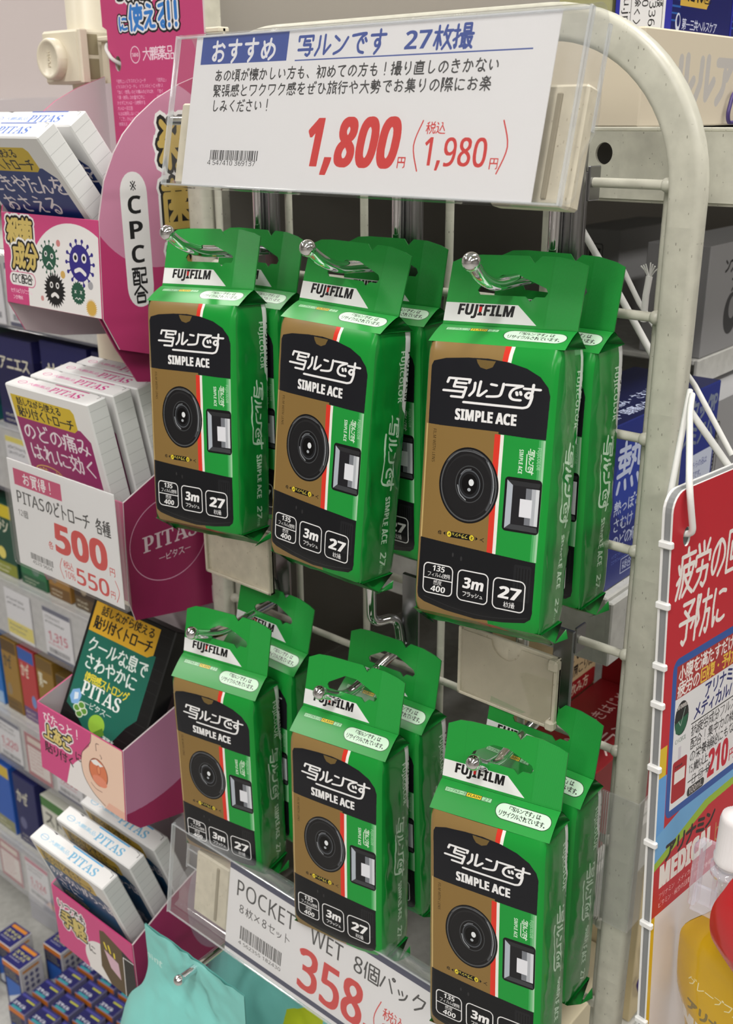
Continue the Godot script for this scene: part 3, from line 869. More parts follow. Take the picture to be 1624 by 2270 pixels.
# front of the foil pack: a printed picture of the camera lying on gold and green; 602 by 1127 units (tenths of a millimetre), 24 more at either side, 79 below
func pack_front() -> Sheet:
	var s := sheet(650, 1206, 1.6, c8(24, 142, 54))
	s.t = Transform2D(0, Vector2(24, 0))
	var gold := c8(140, 114, 70)
	var green := c8(34, 150, 62)
	var black := c8(30, 31, 36)
	s.rect(-24, 0, 385, 1206, gold)
	s.poly([354, 0, 380, 0, 372, 90, 350, 90], c8(214, 58, 44))
	s.poly([380, 0, 396, 0, 388, 90, 372, 90], c8(238, 236, 230))
	s.poly([396, 0, 640, 0, 640, 1206, 388, 1206, 388, 90], c8(28, 146, 56))
	s.poly([300, 1127, 372, 1127, 420, 1206, 330, 1206], c8(196, 60, 48))
	# camera body: upper black grip
	var up := PackedVector2Array([Vector2(36, 330), Vector2(34, 96), Vector2(44, 76)])
	for p in [[100, 62], [200, 54], [290, 52], [380, 60], [460, 78], [520, 106], [556, 144], [566, 176], [563, 346]]:
		up.append(Vector2(p[0], p[1]))
	s.fill(up, black)
	s.poly([238, 58, 324, 60, 312, 84, 286, 94, 258, 88, 244, 72], c8(112, 92, 54))
	film_logo(s, 98, 134, 410, 100, 12.5, c8(238, 238, 240))
	s.latin_fit("SIMPLE ACE", 160, 432, 302, 42, c8(236, 236, 238), "Droid Sans", true, 0.0, 1.8)
	# middle: gold, red and white stripes, green
	s.rect(30, 332, 330, 490, c8(136, 109, 63))
	s.rect(24, 330, 10, 480, c8(196, 170, 112))
	s.rect(344, 342, 26, 482, c8(218, 60, 46))
	s.rect(370, 342, 15, 482, c8(236, 235, 230))
	s.rect(385, 344, 178, 486, green)
	s.rect(536, 346, 9, 484, c8(76, 168, 98))
	s.rect(545, 346, 9, 484, c8(116, 186, 130))
	s.rect(554, 346, 9, 484, c8(160, 206, 168))
	s.latin("FILM WITH LENS", 62, 350, 14, c8(58, 44, 24), "Droid Sans", false, 0.95, 0.0, 0.0, PI / 2)
	# lens
	s.oval(241, 562, 137, 155, c8(22, 22, 24), 64)
	s.oval(241, 562, 129, 147, c8(84, 86, 89), 64)
	s.oval(241, 562, 123, 141, c8(30, 30, 32), 64)
	s.oval(241, 562, 112, 129, c8(42, 42, 44), 64)
	s.oval(238, 566, 108, 124, c8(33, 33, 35), 64)
	s.oval(246, 556, 66, 76, c8(70, 72, 75), 48)
	s.oval(246, 556, 62, 72, c8(26, 26, 28), 48)
	s.oval(246, 556, 50, 58, c8(88, 92, 98), 48)
	s.oval(246, 556, 46, 53, c8(34, 35, 38), 48)
	s.oval(246, 556, 36, 42, c8(14, 14, 16), 48)
	s.curve([136, 478, 160, 446, 200, 426, 250, 420], 7, c8(62, 63, 66))
	s.curve([140, 470, 190, 430, 250, 424, 300, 438], 3, c8(104, 106, 110))
	s.curve([318, 452, 342, 492, 352, 548, 346, 612, 330, 650], 9, c8(78, 80, 84))
	s.curve([324, 458, 346, 500, 356, 556, 348, 620], 4, c8(150, 154, 160))
	s.curve([192, 566, 204, 600, 232, 622], 5, c8(150, 154, 160))
	s.curve([204, 520, 224, 500, 250, 494], 3, c8(128, 132, 138))
	s.oval(254, 548, 12, 14, c8(228, 232, 236), 24)
	s.oval(246, 578, 8, 7, c8(170, 176, 182), 24)
	# flash window
	s.round_rect(404, 502, 158, 218, 16, c8(24, 24, 26))
	s.poly([414, 514, 440, 534, 440, 688, 414, 710], c8(176, 184, 196))
	s.poly([414, 710, 440, 688, 552, 692, 556, 712], c8(66, 68, 72))
	s.poly([414, 514, 440, 534, 552, 536, 556, 516], c8(48, 49, 52))
	s.rect(440, 534, 112, 156, c8(36, 36, 40))
	s.rect(498, 540, 54, 146, c8(120, 124, 132))
	s.rect(522, 540, 30, 146, c8(178, 182, 190))
	s.rect(540, 540, 14, 146, c8(212, 216, 222))
	s.rect(474, 584, 52, 72, c8(226, 228, 236))
	# flash switch, set on its side
	s.round_rect(152, 762, 134, 24, 12, c8(22, 22, 22))
	s.oval(166, 774, 11, 12, c8(226, 204, 60), 20)
	s.oval(272, 774, 11, 12, c8(226, 204, 60), 20)
	s.poly([138, 774, 148, 766, 148, 782], INK)
	s.poly([300, 774, 290, 766, 290, 782], INK)
	s.lines([161, 778, 170, 770, 170, 778], 2.4, INK)
	s.lines([268, 770, 276, 772, 268, 778, 276, 779], 2.4, INK)
	s.t = Transform2D(PI, Vector2(24 + 258, 0 + 784))
	s.jp("フラッシュ", 4, 2, 17, 2.2, c8(222, 204, 90), 1.0, 0.9)
	s.t = Transform2D(PI / 2, Vector2(24 + 130, 764))
	s.jp("切", 0, 0, 18, 2.2, INK)
	s.t = Transform2D(-PI / 2, Vector2(24 + 310, 784))
	s.jp("入", 0, 0, 18, 2.4, INK)
	s.t = Transform2D(0, Vector2(24, 0))
	film_logo(s, 522, 384, 96, 34, 3.6, c8(214, 234, 216), PI / 2)
	s.latin("FUJICOLOR", 528, 376, 16, c8(150, 206, 160), "Droid Sans", true, 0.75, 0.0, 0.0, PI / 2)
	s.latin("SIMPLE ACE", 456, 390, 17, c8(226, 240, 228), "Droid Sans", true, 0.72, 0.0, 0.0, PI / 2)
	# lower black grip
	var low := PackedVector2Array()
	for p in [[28, 806], [561, 832], [562, 1040], [556, 1066], [530, 1086], [430, 1104], [300, 1116], [160, 1104], [60, 1084], [30, 1068], [24, 1050]]:
		low.append(Vector2(p[0], p[1]))
	s.fill(low, c8(27, 28, 31))
	s.curve([60, 1058, 180, 1082, 320, 1094, 440, 1084, 540, 1064], 3, c8(46, 47, 50))
	s.round_rect(470, 850, 76, 150, 8, c8(36, 37, 40))
	for i in 5:
		s.rect(482 + i * 13, 862, 3, 124, c8(22, 22, 24))
	s.oval(190, 858, 4, 9, c8(58, 58, 60))
	s.oval(230, 868, 5, 10, c8(52, 52, 54))
	for b in [54, 220, 385]:
		s.round_frame(b, 910 + b * 0.02, 140, 128, 22, 5, c8(236, 236, 238))
	s.lines([54, 976, 194, 976], 4, c8(236, 236, 238))
	s.latin_fit("135", 94, 154, 942, 24, c8(240, 240, 242), "Droid Sans", true, 0.15, 0.0)
	s.jp("フィルム使用", 72, 947, 20, 1.9, c8(230, 230, 232), 0.92)
	s.jp("感度", 103, 980, 21, 1.8, c8(210, 210, 212))
	s.latin_fit("400", 90, 160, 1030, 25, c8(240, 240, 242), "Droid Sans", true, 0.15, 0.0)
	s.latin_fit("3m", 244, 336, 988, 44, c8(240, 240, 242), "Droid Sans", true, 0.15, 1.4)
	s.jp("フラッシュ", 244, 1002, 21, 2.6, c8(230, 230, 232), 0.92)
	s.latin_fit("27", 408, 504, 998, 48, c8(240, 240, 242), "Droid Sans", true, 0.12, 1.6)
	s.jp("枚撮", 434, 1010, 25, 2.0, c8(225, 225, 228))
	s.small_print(70, 1138, 180, 2, 14, c8(92, 72, 40), 5)
	return s

# right side of the pack, 276 by 1127 units, front edge at the left
func pack_side() -> Sheet:
	var s := sheet(276, 1127, 1.5, c8(16, 124, 46))
	var pale := c8(196, 224, 200)
	s.latin("FUJICOLOR", 172, 84, 38, pale, "Droid Sans", true, 0.82, 0.0, 0.0, PI / 2)
	film_logo(s, 206, 366, 330, 104, 11, pale, PI / 2)
	s.latin("SIMPLE ACE", 142, 738, 40, pale, "Droid Sans", true, 0.72, 0.0, 1.0, PI / 2)
	s.latin("27", 142, 1000, 46, pale, "Droid Sans", true, 1.0, 0.14, 0.0, PI / 2)
	s.t = Transform2D(PI / 2, Vector2(172, 1062))
	s.jp("枚撮", 0, 0, 24, 3, c8(120, 180, 130))
	s.t = Transform2D.IDENTITY
	s.poly([214, 0, 276, 0, 276, 400, 226, 330], c8(226, 227, 228))
	maker_logo(s, 0, 0.01, -99, 1)
	s.t = Transform2D(PI / 2, Vector2(236, 90))
	s.latin_fit("FUJIFILM", 0, 220, 0, 34, INK, "Droid Sans", true, 0.06, 0.0)
	s.t = Transform2D.IDENTITY
	return s

# hanging tab (602 by 297) and the sloping top below it (602 by 175)
func pack_top() -> Sheet:
	var s := sheet(602, 480, 2.0, c8(30, 148, 58))
	s.poly([0, 205, 330, 205, 424, 285, 0, 285], c8(232, 233, 234))
	maker_logo(s, 62, 312, 268, 44)
	s.lines([100, 0, 100, 200], 1.0, c8(24, 132, 52))
	s.lines([455, 0, 455, 290], 1.2, c8(24, 132, 52))
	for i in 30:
		s.rect(462 + i * 4.6, 4, 1.0, 284, c8(46, 160, 76))  # paler hatch: glint of the embossed grid put into the foil colour
	var y := 305.0
	s.rect(40, y + 46, 112, 26, c8(60, 70, 60))
	s.rect(42, y + 48, 108, 22, c8(160, 214, 168))
	s.jp("シンプルエース", 46, y + 51, 15, 2.0, c8(30, 60, 36), 0.98)
	s.rect(152, y + 46, 78, 26, INK)
	s.rect(154, y + 48, 74, 22, c8(232, 206, 44))
	s.latin_fit("FLASH", 160, 222, y + 66, 14, INK, "Droid Sans", true, 0.1)
	s.rect(230, y + 46, 52, 26, c8(60, 70, 60))
	s.rect(232, y + 48, 48, 22, c8(160, 214, 168))
	s.latin_fit("27", 242, 272, y + 67, 16, c8(30, 60, 36), "Droid Sans", false)
	s.round_rect(312, y + 44, 272, 88, 44, INK)
	s.round_rect(315, y + 47, 266, 82, 41, c8(206, 236, 212))
	s.jp("「写ルンです」は", 362, y + 54, 28, 3.0, INK, 0.92, 0.8)
	s.jp("リサイクルされています。", 330, y + 88, 28, 3.0, INK, 0.92, 0.78)
	return s

func sign_paper() -> Sheet:
	var s := sheet(187, 64.3, 10.5, c8(226, 226, 229))
	var blue := c8(38, 68, 150)
	s.rect(4.2, 0.6, 53.6, 11.6, blue)
	s.jp("おすすめ", 10.5, 2.2, 9.6, 1.25, c8(230, 230, 234), 1.08, 1.0)
	s.jp("写ルンです", 63.4, 2.2, 9.2, 1.15, blue, 1.05)
	s.latin_fit("27", 120, 132.5, 10.4, 6.6, blue, "Droid Sans", true)
	s.jp("枚撮", 133.6, 2.4, 8.8, 1.05, blue, 1.02)
	s.rect(62.8, 12.1, 114.8, 0.5, blue)
	s.jp("あの頃が懐かしい方も、初めての方も!撮り直しのきかない", 14.6, 14.6, 5.1, 0.56, INK, 1.095)
	s.jp("緊張感とワクワク感をぜひ旅行や大勢でお集りの際にお楽", 14.6, 21.0, 5.1, 0.54, INK, 1.12)
	s.jp("しみください!", 14.6, 27.4, 5.1, 0.56, INK, 1.06)
	s.latin_fit("1,800", 75.0, 123.0, 54.2, 18.4, PRICE_RED, "Droid Sans", true, 0.10, 0.5)
	s.jp("円", 124.4, 49.6, 4.4, 0.5, PRICE_RED)
	s.curve([134.4, 36.4, 131.4, 45.5, 134.6, 54.8], 0.55, PRICE_RED)
	s.jp("税込", 136.2, 36.8, 4.4, 0.42, PRICE_RED, 1.05)
	s.latin_fit("1,980", 137.0, 165.0, 52.6, 10.0, PRICE_RED, "Droid Sans", false, 0.0, 0.16)
	s.jp("円", 166.8, 49.2, 4.2, 0.42, PRICE_RED)
	s.curve([170.4, 36.4, 173.6, 45.5, 170.6, 54.8], 0.55, PRICE_RED)
	s.barcode(17.4, 48.8, 29.6, 4.2, INK, 3)
	s.latin_fit("4 547410 369137", 16.0, 46.6, 55.2, 2.1, INK, "Droid Sans", false)
	return s

func lozenge_price() -> Sheet:
	var s := sheet(100, 67, 12, c8(228, 228, 230))
	s.rect(5.2, 5.0, 46.6, 10.2, c8(196, 54, 108))
	s.jp("お買得!", 13.8, 6.4, 7.4, 0.85, c8(240, 236, 238), 1.06)
	s.latin_fit("PITAS", 6.0, 33.0, 26.2, 7.6, INK, "Droid Sans", false, 0.0, 0.08)
	s.jp("のどトローチ", 34.6, 17.4, 9.2, 0.95, INK, 1.02, 0.74)
	s.jp("各種", 81.0, 17.4, 9.2, 0.9, INK, 1.02, 0.70)
	s.latin_fit("12", 5.4, 9.8, 34.4, 3.6, INK, "Droid Sans", false)
	s.jp("個", 10.4, 30.4, 4.6, 0.4, INK)
	s.jp("各", 33.0, 43.6, 5.0, 0.45, PRICE_RED)
	s.latin_fit("500", 40.6, 88.4, 48.6, 17.4, PRICE_RED, "Droid Sans", true, 0.0, 0.55)
	s.jp("円", 89.6, 44.2, 5.4, 0.5, PRICE_RED)
	s.curve([45.2, 51.6, 42.4, 58.0, 45.2, 64.4], 0.5, PRICE_RED)
	s.jp("税込", 46.0, 52.4, 4.8, 0.42, PRICE_RED)
	s.latin_fit("10%", 46.6, 56.4, 63.0, 4.4, PRICE_RED, "Droid Sans", false)
	s.latin_fit("550", 58.2, 87.6, 63.6, 9.8, PRICE_RED, "Droid Sans", false, 0.0, 0.28)
	s.jp("円", 88.6, 58.6, 4.8, 0.42, PRICE_RED)
	s.curve([94.0, 51.6, 96.8, 58.0, 94.0, 64.4], 0.5, PRICE_RED)
	s.barcode(12.8, 56.6, 22.4, 4.0, INK, 8)
	s.latin_fit("4520 9604", 14.0, 34.0, 63.4, 2.2, INK, "Droid Sans", false)
	return s

func tissue_paper() -> Sheet:
	var s := sheet(187, 60, 10, c8(226, 226, 229))
	var navy := c8(38, 44, 80)
	s.rect(0, 0.0, 187, 4.2, navy)
	s.rect(0, 54.4, 187, 3.2, navy)
	s.latin_fit("POCKET", 7, 54, 19.4, 10.4, INK, "Droid Sans", false)
	s.latin_fit("WET", 66, 90, 19.4, 10.4, INK, "Droid Sans", false)
	s.latin_fit("8", 98, 104, 19.4, 9.8, INK, "Droid Sans", false)
	s.jp("個パック", 105, 9.0, 10.6, 1.0, INK, 1.0)
	s.latin_fit("8", 10, 13.4, 29.4, 5.4, INK, "Droid Sans", false)
	s.jp("枚×", 15.0, 23.6, 6.2, 0.5, INK, 1.04)
	s.latin_fit("8", 29.0, 32.4, 29.4, 5.4, INK, "Droid Sans", false)
	s.jp("セット", 33.4, 23.6, 6.2, 0.5, INK, 1.0)
	s.barcode(12, 37.6, 34, 8.8, INK, 12)
	s.latin_fit("4 562355 182430", 11, 46, 50.0, 2.2, INK, "Droid Sans", false)
	s.latin_fit("358", 60.0, 106.0, 51.4, 25.4, PRICE_RED, "Droid Sans", false, 0.0, 0.8)
	s.jp("円", 108.0, 45.6, 6.0, 0.6, PRICE_RED)
	s.curve([118.6, 27.0, 115.0, 39.0, 118.6, 52.0], 0.6, PRICE_RED)
	s.jp("税込", 120.5, 29.0, 7.0, 0.6, PRICE_RED)
	s.latin_fit("393", 121, 150, 51.4, 13.0, PRICE_RED, "Droid Sans", false, 0.0, 0.25)
	return s

# outlined display lettering
func shout(s: Sheet, text: String, x: float, y: float, size: float, wide: float, ink: Color, rim: Color, halo: Color, squeeze := 1.0, pitch := 1.0, down := false) -> void:
	s.jp(text, x, y, size, wide * 3.2, halo, pitch, squeeze, 0.0, down)
	s.jp(text, x, y, size, wide * 2.1, rim, pitch, squeeze, 0.0, down)
	s.jp(text, x, y, size, wide, ink, pitch, squeeze, 0.0, down)

# header card at the back of the lozenge display, 98 by 150 units
func header_print() -> Sheet:
	var pink := c8(190, 66, 118)
	var s := sheet(98, 150, 6.5, pink)
	shout(s, "時間中", 14, 22, 15, 2.6, c8(232, 228, 230), INK, c8(228, 226, 228), 1.2)
	shout(s, "に", 13, 46, 10, 1.7, c8(52, 122, 200), c8(226, 226, 230), INK)
	shout(s, "使える", 25, 40, 16, 2.4, c8(52, 122, 200), c8(226, 226, 230), INK, 0.86, 1.0)
	shout(s, "!!", 62, 40, 16, 2.8, c8(52, 122, 200), c8(226, 226, 230), INK, 0.42, 1.0)
	s.oval(28.5, 71.5, 5.0, 5.6, c8(236, 214, 226))
	s.oval(28.5, 71.5, 4.4, 5.0, pink)
	s.latin_fit("TAIHO", 25.0, 32.0, 72.8, 2.4, c8(236, 214, 226), "Droid Sans", true)
	s.jp("大鵬薬品", 36, 67.0, 8.6, 0.8, c8(236, 214, 226), 0.92)
	for i in 9:
		s.jp(["「使用上」ピタスのどトローチ", "ピタスのどトローチし・ピタスのどトローチ", "「効く・使用」のどの痛みのどのはれ", "「用・使用」次の量を口中に", "かまずに大人は一日使用する", "大人は一日三回", "以上は使用しないこと", "「ごき」かんだり、のみこ", "使用方方"][i], 5, 87 + i * 3.6, 2.6, 0.26, c8(226, 170, 198), 0.98, 0.92)
		s.jp(["「使用上」", "ピタス", "「効く", "使用", "かまず", "大人は", "以上", "「ごき」", "使用"][i], 48, 87 + i * 3.6, 2.6, 0.26, c8(226, 170, 198), 0.98, 0.92)
	return s

# right side panel of the top tier, 100 by 140 units: pink with a paler disc, a white lozenge of lettering and the gold title
func top_side_print() -> Sheet:
	var s := sheet(100, 140, 7, c8(176, 52, 104))
	s.oval(52, 47, 60, 44, c8(192, 128, 158), 64)
	s.round_rect(21.6, 45.0, 21.4, 64, 10, c8(222, 220, 222))
	s.jp("※", 29.4, 48.6, 5.6, 0.7, INK)
	for i in 3:
		s.latin_fit(["C", "P", "C"][i], 27.0, 37.6, 64.4 + i * 11.6, 8.2, INK, "Droid Sans", true)
	s.jp("配合", 26.2, 89.6, 8.6, 1.2, INK, 1.02, 1.35, 0.0, true)
	shout(s, "殺菌成分", 55, 22, 22, 3.6, c8(186, 160, 88), INK, c8(226, 224, 226), 1.3, 1.28, true)
	return s

# front panel of the top tier: 95 by 55 units
func germ_print() -> Sheet:
	var pink := c8(198, 70, 124)
	var s := sheet(95, 55, 9, pink)
	var w := c8(228, 226, 226)
	s.oval(70, 36, 42, 33, w, 60)
	s.poly([24, 26, 95, 26, 95, 55, 24, 55], w)
	shout(s, "殺菌", 5, 3, 15, 2.5, c8(200, 178, 104), INK, w, 0.9, 0.95)
	shout(s, "成分", 9, 17.5, 15, 2.5, c8(200, 178, 104), INK, w, 0.9, 0.98)
	s.round_rect(4, 35, 28, 9, 4.4, pink)
	s.round_rect(4.6, 35.5, 26.8, 8, 4, w)
	s.latin_fit("CPC", 7, 16.4, 42, 5.2, INK, "Droid Sans", false, 0.0, 0.1)
	s.jp("配合", 17, 36.2, 6.0, 0.7, INK, 0.98)
	s.jp("セチルピリジニウム", 4.5, 45.6, 2.8, 0.3, c8(236, 204, 220), 0.92)
	s.jp("ンか物水", 7, 49.6, 2.8, 0.3, c8(236, 204, 220), 0.92)
	var violet := c8(48, 40, 128)
	for i in 14:
		var a := TAU * i / 14
		s.lines([77 + 9 * cos(a), 25 + 9 * sin(a), 77 + 12.6 * cos(a), 25 + 12.6 * sin(a)], 0.9, violet)
		s.oval(77 + 12.8 * cos(a), 25 + 12.8 * sin(a), 1.2, 1.2, violet, 12)
	s.oval(77, 25, 10, 10.6, violet)
	var pine := c8(36, 84, 66)
	for i in 13:
		var a := TAU * i / 13
		s.lines([47 + 6 * cos(a), 24 + 6 * sin(a), 47 + 9 * cos(a), 24 + 9.6 * sin(a)], 0.7, pine)
		s.oval(47 + 9 * cos(a), 24 + 9.6 * sin(a), 0.8, 0.8, pine, 10)
	s.oval(47, 24, 7, 7.4, pine)
	s.burst(51, 43, 8.4, 11.0, 26, INK)
	s.burst(74, 42.5, 6.0, 7.0, 20, pine)
	s.burst(86, 50, 4.0, 5.6, 26, c8(206, 166, 78))
	for q in [[44, 22, 1.5], [50, 23, 1.5], [48, 40, 1.7], [54, 40, 1.7], [73, 22, 2.4], [81, 22, 2.4]]:
		s.oval(q[0], q[1], q[2], q[2] * 1.15, w, 16)
		s.oval(q[0], q[1], q[2] * 0.55, q[2] * 0.6, INK, 12)
	s.curve([44.5, 28.6, 47, 26.6, 50, 29], 0.9, w)
	s.curve([48, 46.6, 51, 45.2, 54, 46.6], 2.2, w)
	s.curve([72.4, 29.8, 77, 28.6, 81.6, 31], 2.4, w)
	s.lines([70.6, 41, 72, 42.6], 0.5, w)
	s.lines([72, 41, 70.6, 42.6], 0.5, w)
	s.lines([76, 41, 77.4, 42.6], 0.5, w)
	s.lines([77.4, 41, 76, 42.6], 0.5, w)
	s.curve([71, 46, 72.4, 45.2, 73.8, 46.2, 75.2, 45.2, 76.6, 46], 0.5, w)
	for q in [[57, 15, 2.0, 200, 130, 130], [60, 33, 2.3, 204, 166, 92], [86, 37, 2.4, 160, 160, 166], [38, 49, 1.6, 200, 140, 140]]:
		s.oval(q[0], q[1], q[2], q[2], c8(q[3], q[4], q[5]), 20)
	return s

# right side of the second tier: 100 by 110 units
func maker_side_print() -> Sheet:
	var s := sheet(100, 110, 7, c8(150, 38, 88))
	s.oval(40, 55, 35.6, 25.6, c8(222, 170, 198), 72)
	s.oval(40, 55, 35.0, 25.0, c8(150, 38, 88), 72)
	s.latin_fit("PITAS", 16, 66, 59, 9.5, c8(226, 206, 216), "Droid Serif", true)
	s.jp("ーピタスー", 29, 63, 5, 0.55, c8(226, 206, 216), 1.0, 1.2)
	s.jp("ト", 74, 96, 11, 2.4, c8(226, 206, 216))
	return s

# front panel of the third tier: 95 by 62 units; a drawn open mouth
func mouth_print() -> Sheet:
	var pink := c8(202, 74, 130)
	var s := sheet(95, 62, 9, pink)
	var w := c8(230, 226, 226)
	s.oval(76, 56, 42, 34, w, 60)
	s.poly([30, 62, 36, 40, 95, 40, 95, 62], w)
	s.curve([5, 0, 5, 0], 0.1, pink)
	s.jp("ぴたっと!", 6, 4.5, 9.0, 1.1, c8(240, 226, 232), 0.98)
	shout(s, "上あご", 6, 16, 14, 2.4, c8(214, 194, 118), INK, w, 0.8, 0.94)
	s.jp("に", 42, 25, 8.4, 1.0, INK)
	s.jp("貼り付く", 6, 33.5, 9.0, 1.15, INK, 0.98)
	var skin := c8(232, 200, 180)
	var face := PackedVector2Array()
	for p in [[62, 0], [95, 0], [95, 62], [74, 62], [60, 54], [51, 44], [49, 32], [51, 22], [59, 13], [61, 6]]:
		face.append(Vector2(p[0], p[1]))
	s.fill(face, skin)
	s.poly([74, 62, 78, 55, 95, 55, 95, 62], c8(226, 176, 156))
	s.curve([62, 0, 61, 8, 56, 15, 50, 24, 49, 34, 52, 45, 62, 55, 74, 60], 0.6, c8(80, 62, 58))
	s.curve([70, 6, 67, 7, 67, 13], 0.7, c8(120, 84, 76))
	s.curve([71, 15, 72.5, 17, 72, 18], 0.7, c8(120, 84, 76))
	s.oval(68, 32.5, 10.4, 12.4, c8(120, 66, 50))
	s.oval(68, 32.5, 9.6, 11.6, c8(214, 122, 84))
	s.poly([60, 25, 66, 21.4, 74, 24, 70, 26.5, 63, 27], c8(236, 234, 232))
	s.oval(68.5, 30, 2.2, 4.4, c8(184, 88, 60))
	s.oval(68.5, 30, 1.5, 3.6, c8(226, 144, 104))
	s.oval(69, 40, 8, 4.6, c8(226, 140, 112))
	s.curve([59, 46, 64, 49, 71, 49], 0.6, c8(140, 92, 80))
	return s

# front panel of the lowest tier: 95 by 60 units
func pocket_print() -> Sheet:
	var pink := c8(204, 76, 132)
	var s := sheet(95, 60, 9, pink)
	var w := c8(230, 226, 226)
	s.oval(62, 46, 27, 22, w, 50)
	s.poly([38, 60, 38, 46, 95, 40, 95, 60], w)
	shout(s, "いつでも", 5, 9, 9.6, 1.2, INK, w, w, 0.92)
	shout(s, "手軽", 7, 19, 17, 2.4, c8(206, 186, 112), INK, w, 0.9, 1.0)
	s.jp("に", 40, 33, 8.4, 1.0, INK)
	s.poly([57, 10, 62, 8, 82, 14, 84, 60, 64, 60, 54, 48], c8(92, 74, 48))
	s.poly([82, 14, 95, 18, 95, 60, 82, 60], c8(38, 36, 36))
	s.lines([95, 19, 83, 20, 81, 60], 0.9, w)
	s.poly([60, 27, 76, 31, 77, 47, 66, 42], c8(214, 178, 194))
	for q in [[61, 20, 63, 25], [66, 20, 67.5, 26], [72, 24, 72, 28]]:
		s.lines([q[0], q[1], q[2], q[3]], 1.8, c8(236, 214, 60))
	return s

# wrapper colours of the lozenge boxes: front 60 by 96 units
func lozenge_front(main: Color, top: String, rows: Array, band: Color) -> Sheet:
	var s := sheet(64, 96, 8, c8(226, 226, 226))
	s.poly([2, 18, 54, 18, 60, 24, 60, 96, 2, 96], main)
	s.poly([2, 5.5, 50, 5.5, 52, 8, 52, 18, 49, 20.5, 2, 20.5], band)
	s.jp("話しながら使える", 6, 6.6, 5.2, 0.6, INK, 1.0, 0.86)
	s.jp("貼り付くトローチ", 5, 12.6, 6.8, 0.85, INK, 1.0, 0.82)
	for i in rows.size():
		s.jp(rows[i], 4.5 + i * 1.5, 23 + i * 13.5, 11.6, 1.15, c8(232, 224, 230), 1.0, minf(0.92, 4.9 / String(rows[i]).length()))
	s.oval(17, 55.5, 11, 4.6, c8(224, 190, 90))
	s.oval(17, 55.5, 10.2, 3.9, main)
	s.jp("ぴたっと", 8.4, 52.9, 5.2, 0.55, c8(224, 190, 90), 0.86)
	s.latin_fit("PITAS", 10, 52, 72, 9.5, c8(232, 224, 230), "Droid Serif", true)
	return s

func lozenge_top(ink: Color, notch: Color) -> Sheet:
	var s := sheet(64, 18, 10, c8(230, 230, 231))
	s.oval(8, 10, 3.2, 3.2, ink)
	s.oval(8, 10, 2.7, 2.7, c8(230, 230, 231))
	s.rect(5.4, 9.7, 5.2, 0.5, ink)
	s.jp("大鵬薬品", 12.6, 7.6, 4.4, 0.4, ink.lerp(Color.WHITE, 0.25))
	s.latin_fit("PITAS", 31, 54, 14.6, 9.0, ink, "Droid Serif", true)
	s.rect(0, 0, 64, 0.4, c8(150, 150, 152))
	s.poly([9, 0, 13, 1.6, 14, 0], INK)
	s.rect(28, 0, 26, 1.5, notch)
	s.lines([60, 0.5, 63, 1.6, 63, 6], 0.4, c8(70, 70, 72))
	return s

func lozenge_edge() -> Sheet:
	var s := sheet(18, 96, 5, c8(222, 223, 224))
	for i in 14:
		s.rect(0, 4 + i * 6.6, 18, 0.22, c8(170, 172, 174))
	return s

func mint_front() -> Sheet:
	var s := sheet(64, 96, 8, c8(18, 19, 20))
	for i in 12:
		s.rect(0, 5 + i * 7.6, 64, 0.2, c8(46, 48, 48))
	var g := PackedVector2Array()
	for p in [[2, 20], [56, 20], [56, 64], [50, 72], [44, 84], [34, 90], [22, 88], [12, 80], [2, 76]]:
		g.append(Vector2(p[0], p[1]))
	s.fill(g, c8(30, 104, 88))
	s.poly([2, 2, 54, 2, 54, 20, 50, 23, 2, 23], c8(216, 168, 46))
	s.jp("話しながら使える", 8, 3.4, 6.4, 0.72, INK, 1.0, 0.84)
	s.jp("貼り付くトローチ", 5, 11.4, 8.6, 1.05, INK, 1.0, 0.68)
	s.jp("クールな息で", 5, 26, 10.4, 1.1, c8(226, 236, 232), 1.0, 0.78)
	s.jp("さわやかに", 6, 37.5, 10.4, 1.1, c8(226, 236, 232), 1.0, 0.82)
	s.jp("使用感ストロング", 10, 50, 6.2, 0.8, c8(224, 208, 60), 1.0, 0.72)
	s.latin_fit("PITAS", 10, 42, 66, 9.4, c8(236, 240, 238), "Droid Serif", true)
	s.jp("ーピタスー", 15, 68, 4.6, 0.45, c8(226, 236, 232), 1.0)
	s.poly([4, 66, 9, 63, 12, 67, 11, 74, 6, 75, 3, 71], c8(130, 178, 226))
	s.poly([6, 67, 9, 66, 10, 70, 7, 72], c8(220, 234, 246))
	for i in 4:
		s.oval(14 + 3 * cos(TAU * i / 4), 76 + 3 * sin(TAU * i / 4), 3.0, 2.6, c8(214, 226, 206))
		s.oval(14 + 3 * cos(TAU * i / 4), 76 + 3 * sin(TAU * i / 4), 2.3, 1.9, c8(96, 150, 60))
	s.oval(29, 80, 6.4, 6.6, c8(148, 196, 66))
	s.poly([28, 86, 34, 80, 37, 84, 32, 87], c8(92, 140, 44))
	s.jp("実物大", 36, 84, 3.0, 0.4, c8(220, 230, 226))
	return s

# a shelf price ticket, 53 by 62 units
func ticket(band: Color, price: String, seed_value: int, foot: Color, yellow := false) -> Sheet:
	var s := sheet(53, 62, 4, c8(228, 228, 230))
	s.rect(0, 0, 53, 6, band)
	s.rect(0, 58, 53, 4, foot)
	s.small_print(4, 10, 44, 2, 6, INK, seed_value)
	if yellow:
		s.rect(0, 40, 53, 18, c8(226, 210, 40))
		s.small_print(4, 44, 44, 2, 6, c8(60, 60, 50), seed_value + 5)
	else:
		s.latin_fit(price, 8, 44, 40, 11, c8(196, 40, 70), "Droid Sans", false, 0.0, 0.4)
		s.small_print(6, 43, 40, 1, 5, c8(200, 90, 110), seed_value + 2)
		s.barcode(6, 50, 40, 6, INK, seed_value + 3)
	return s

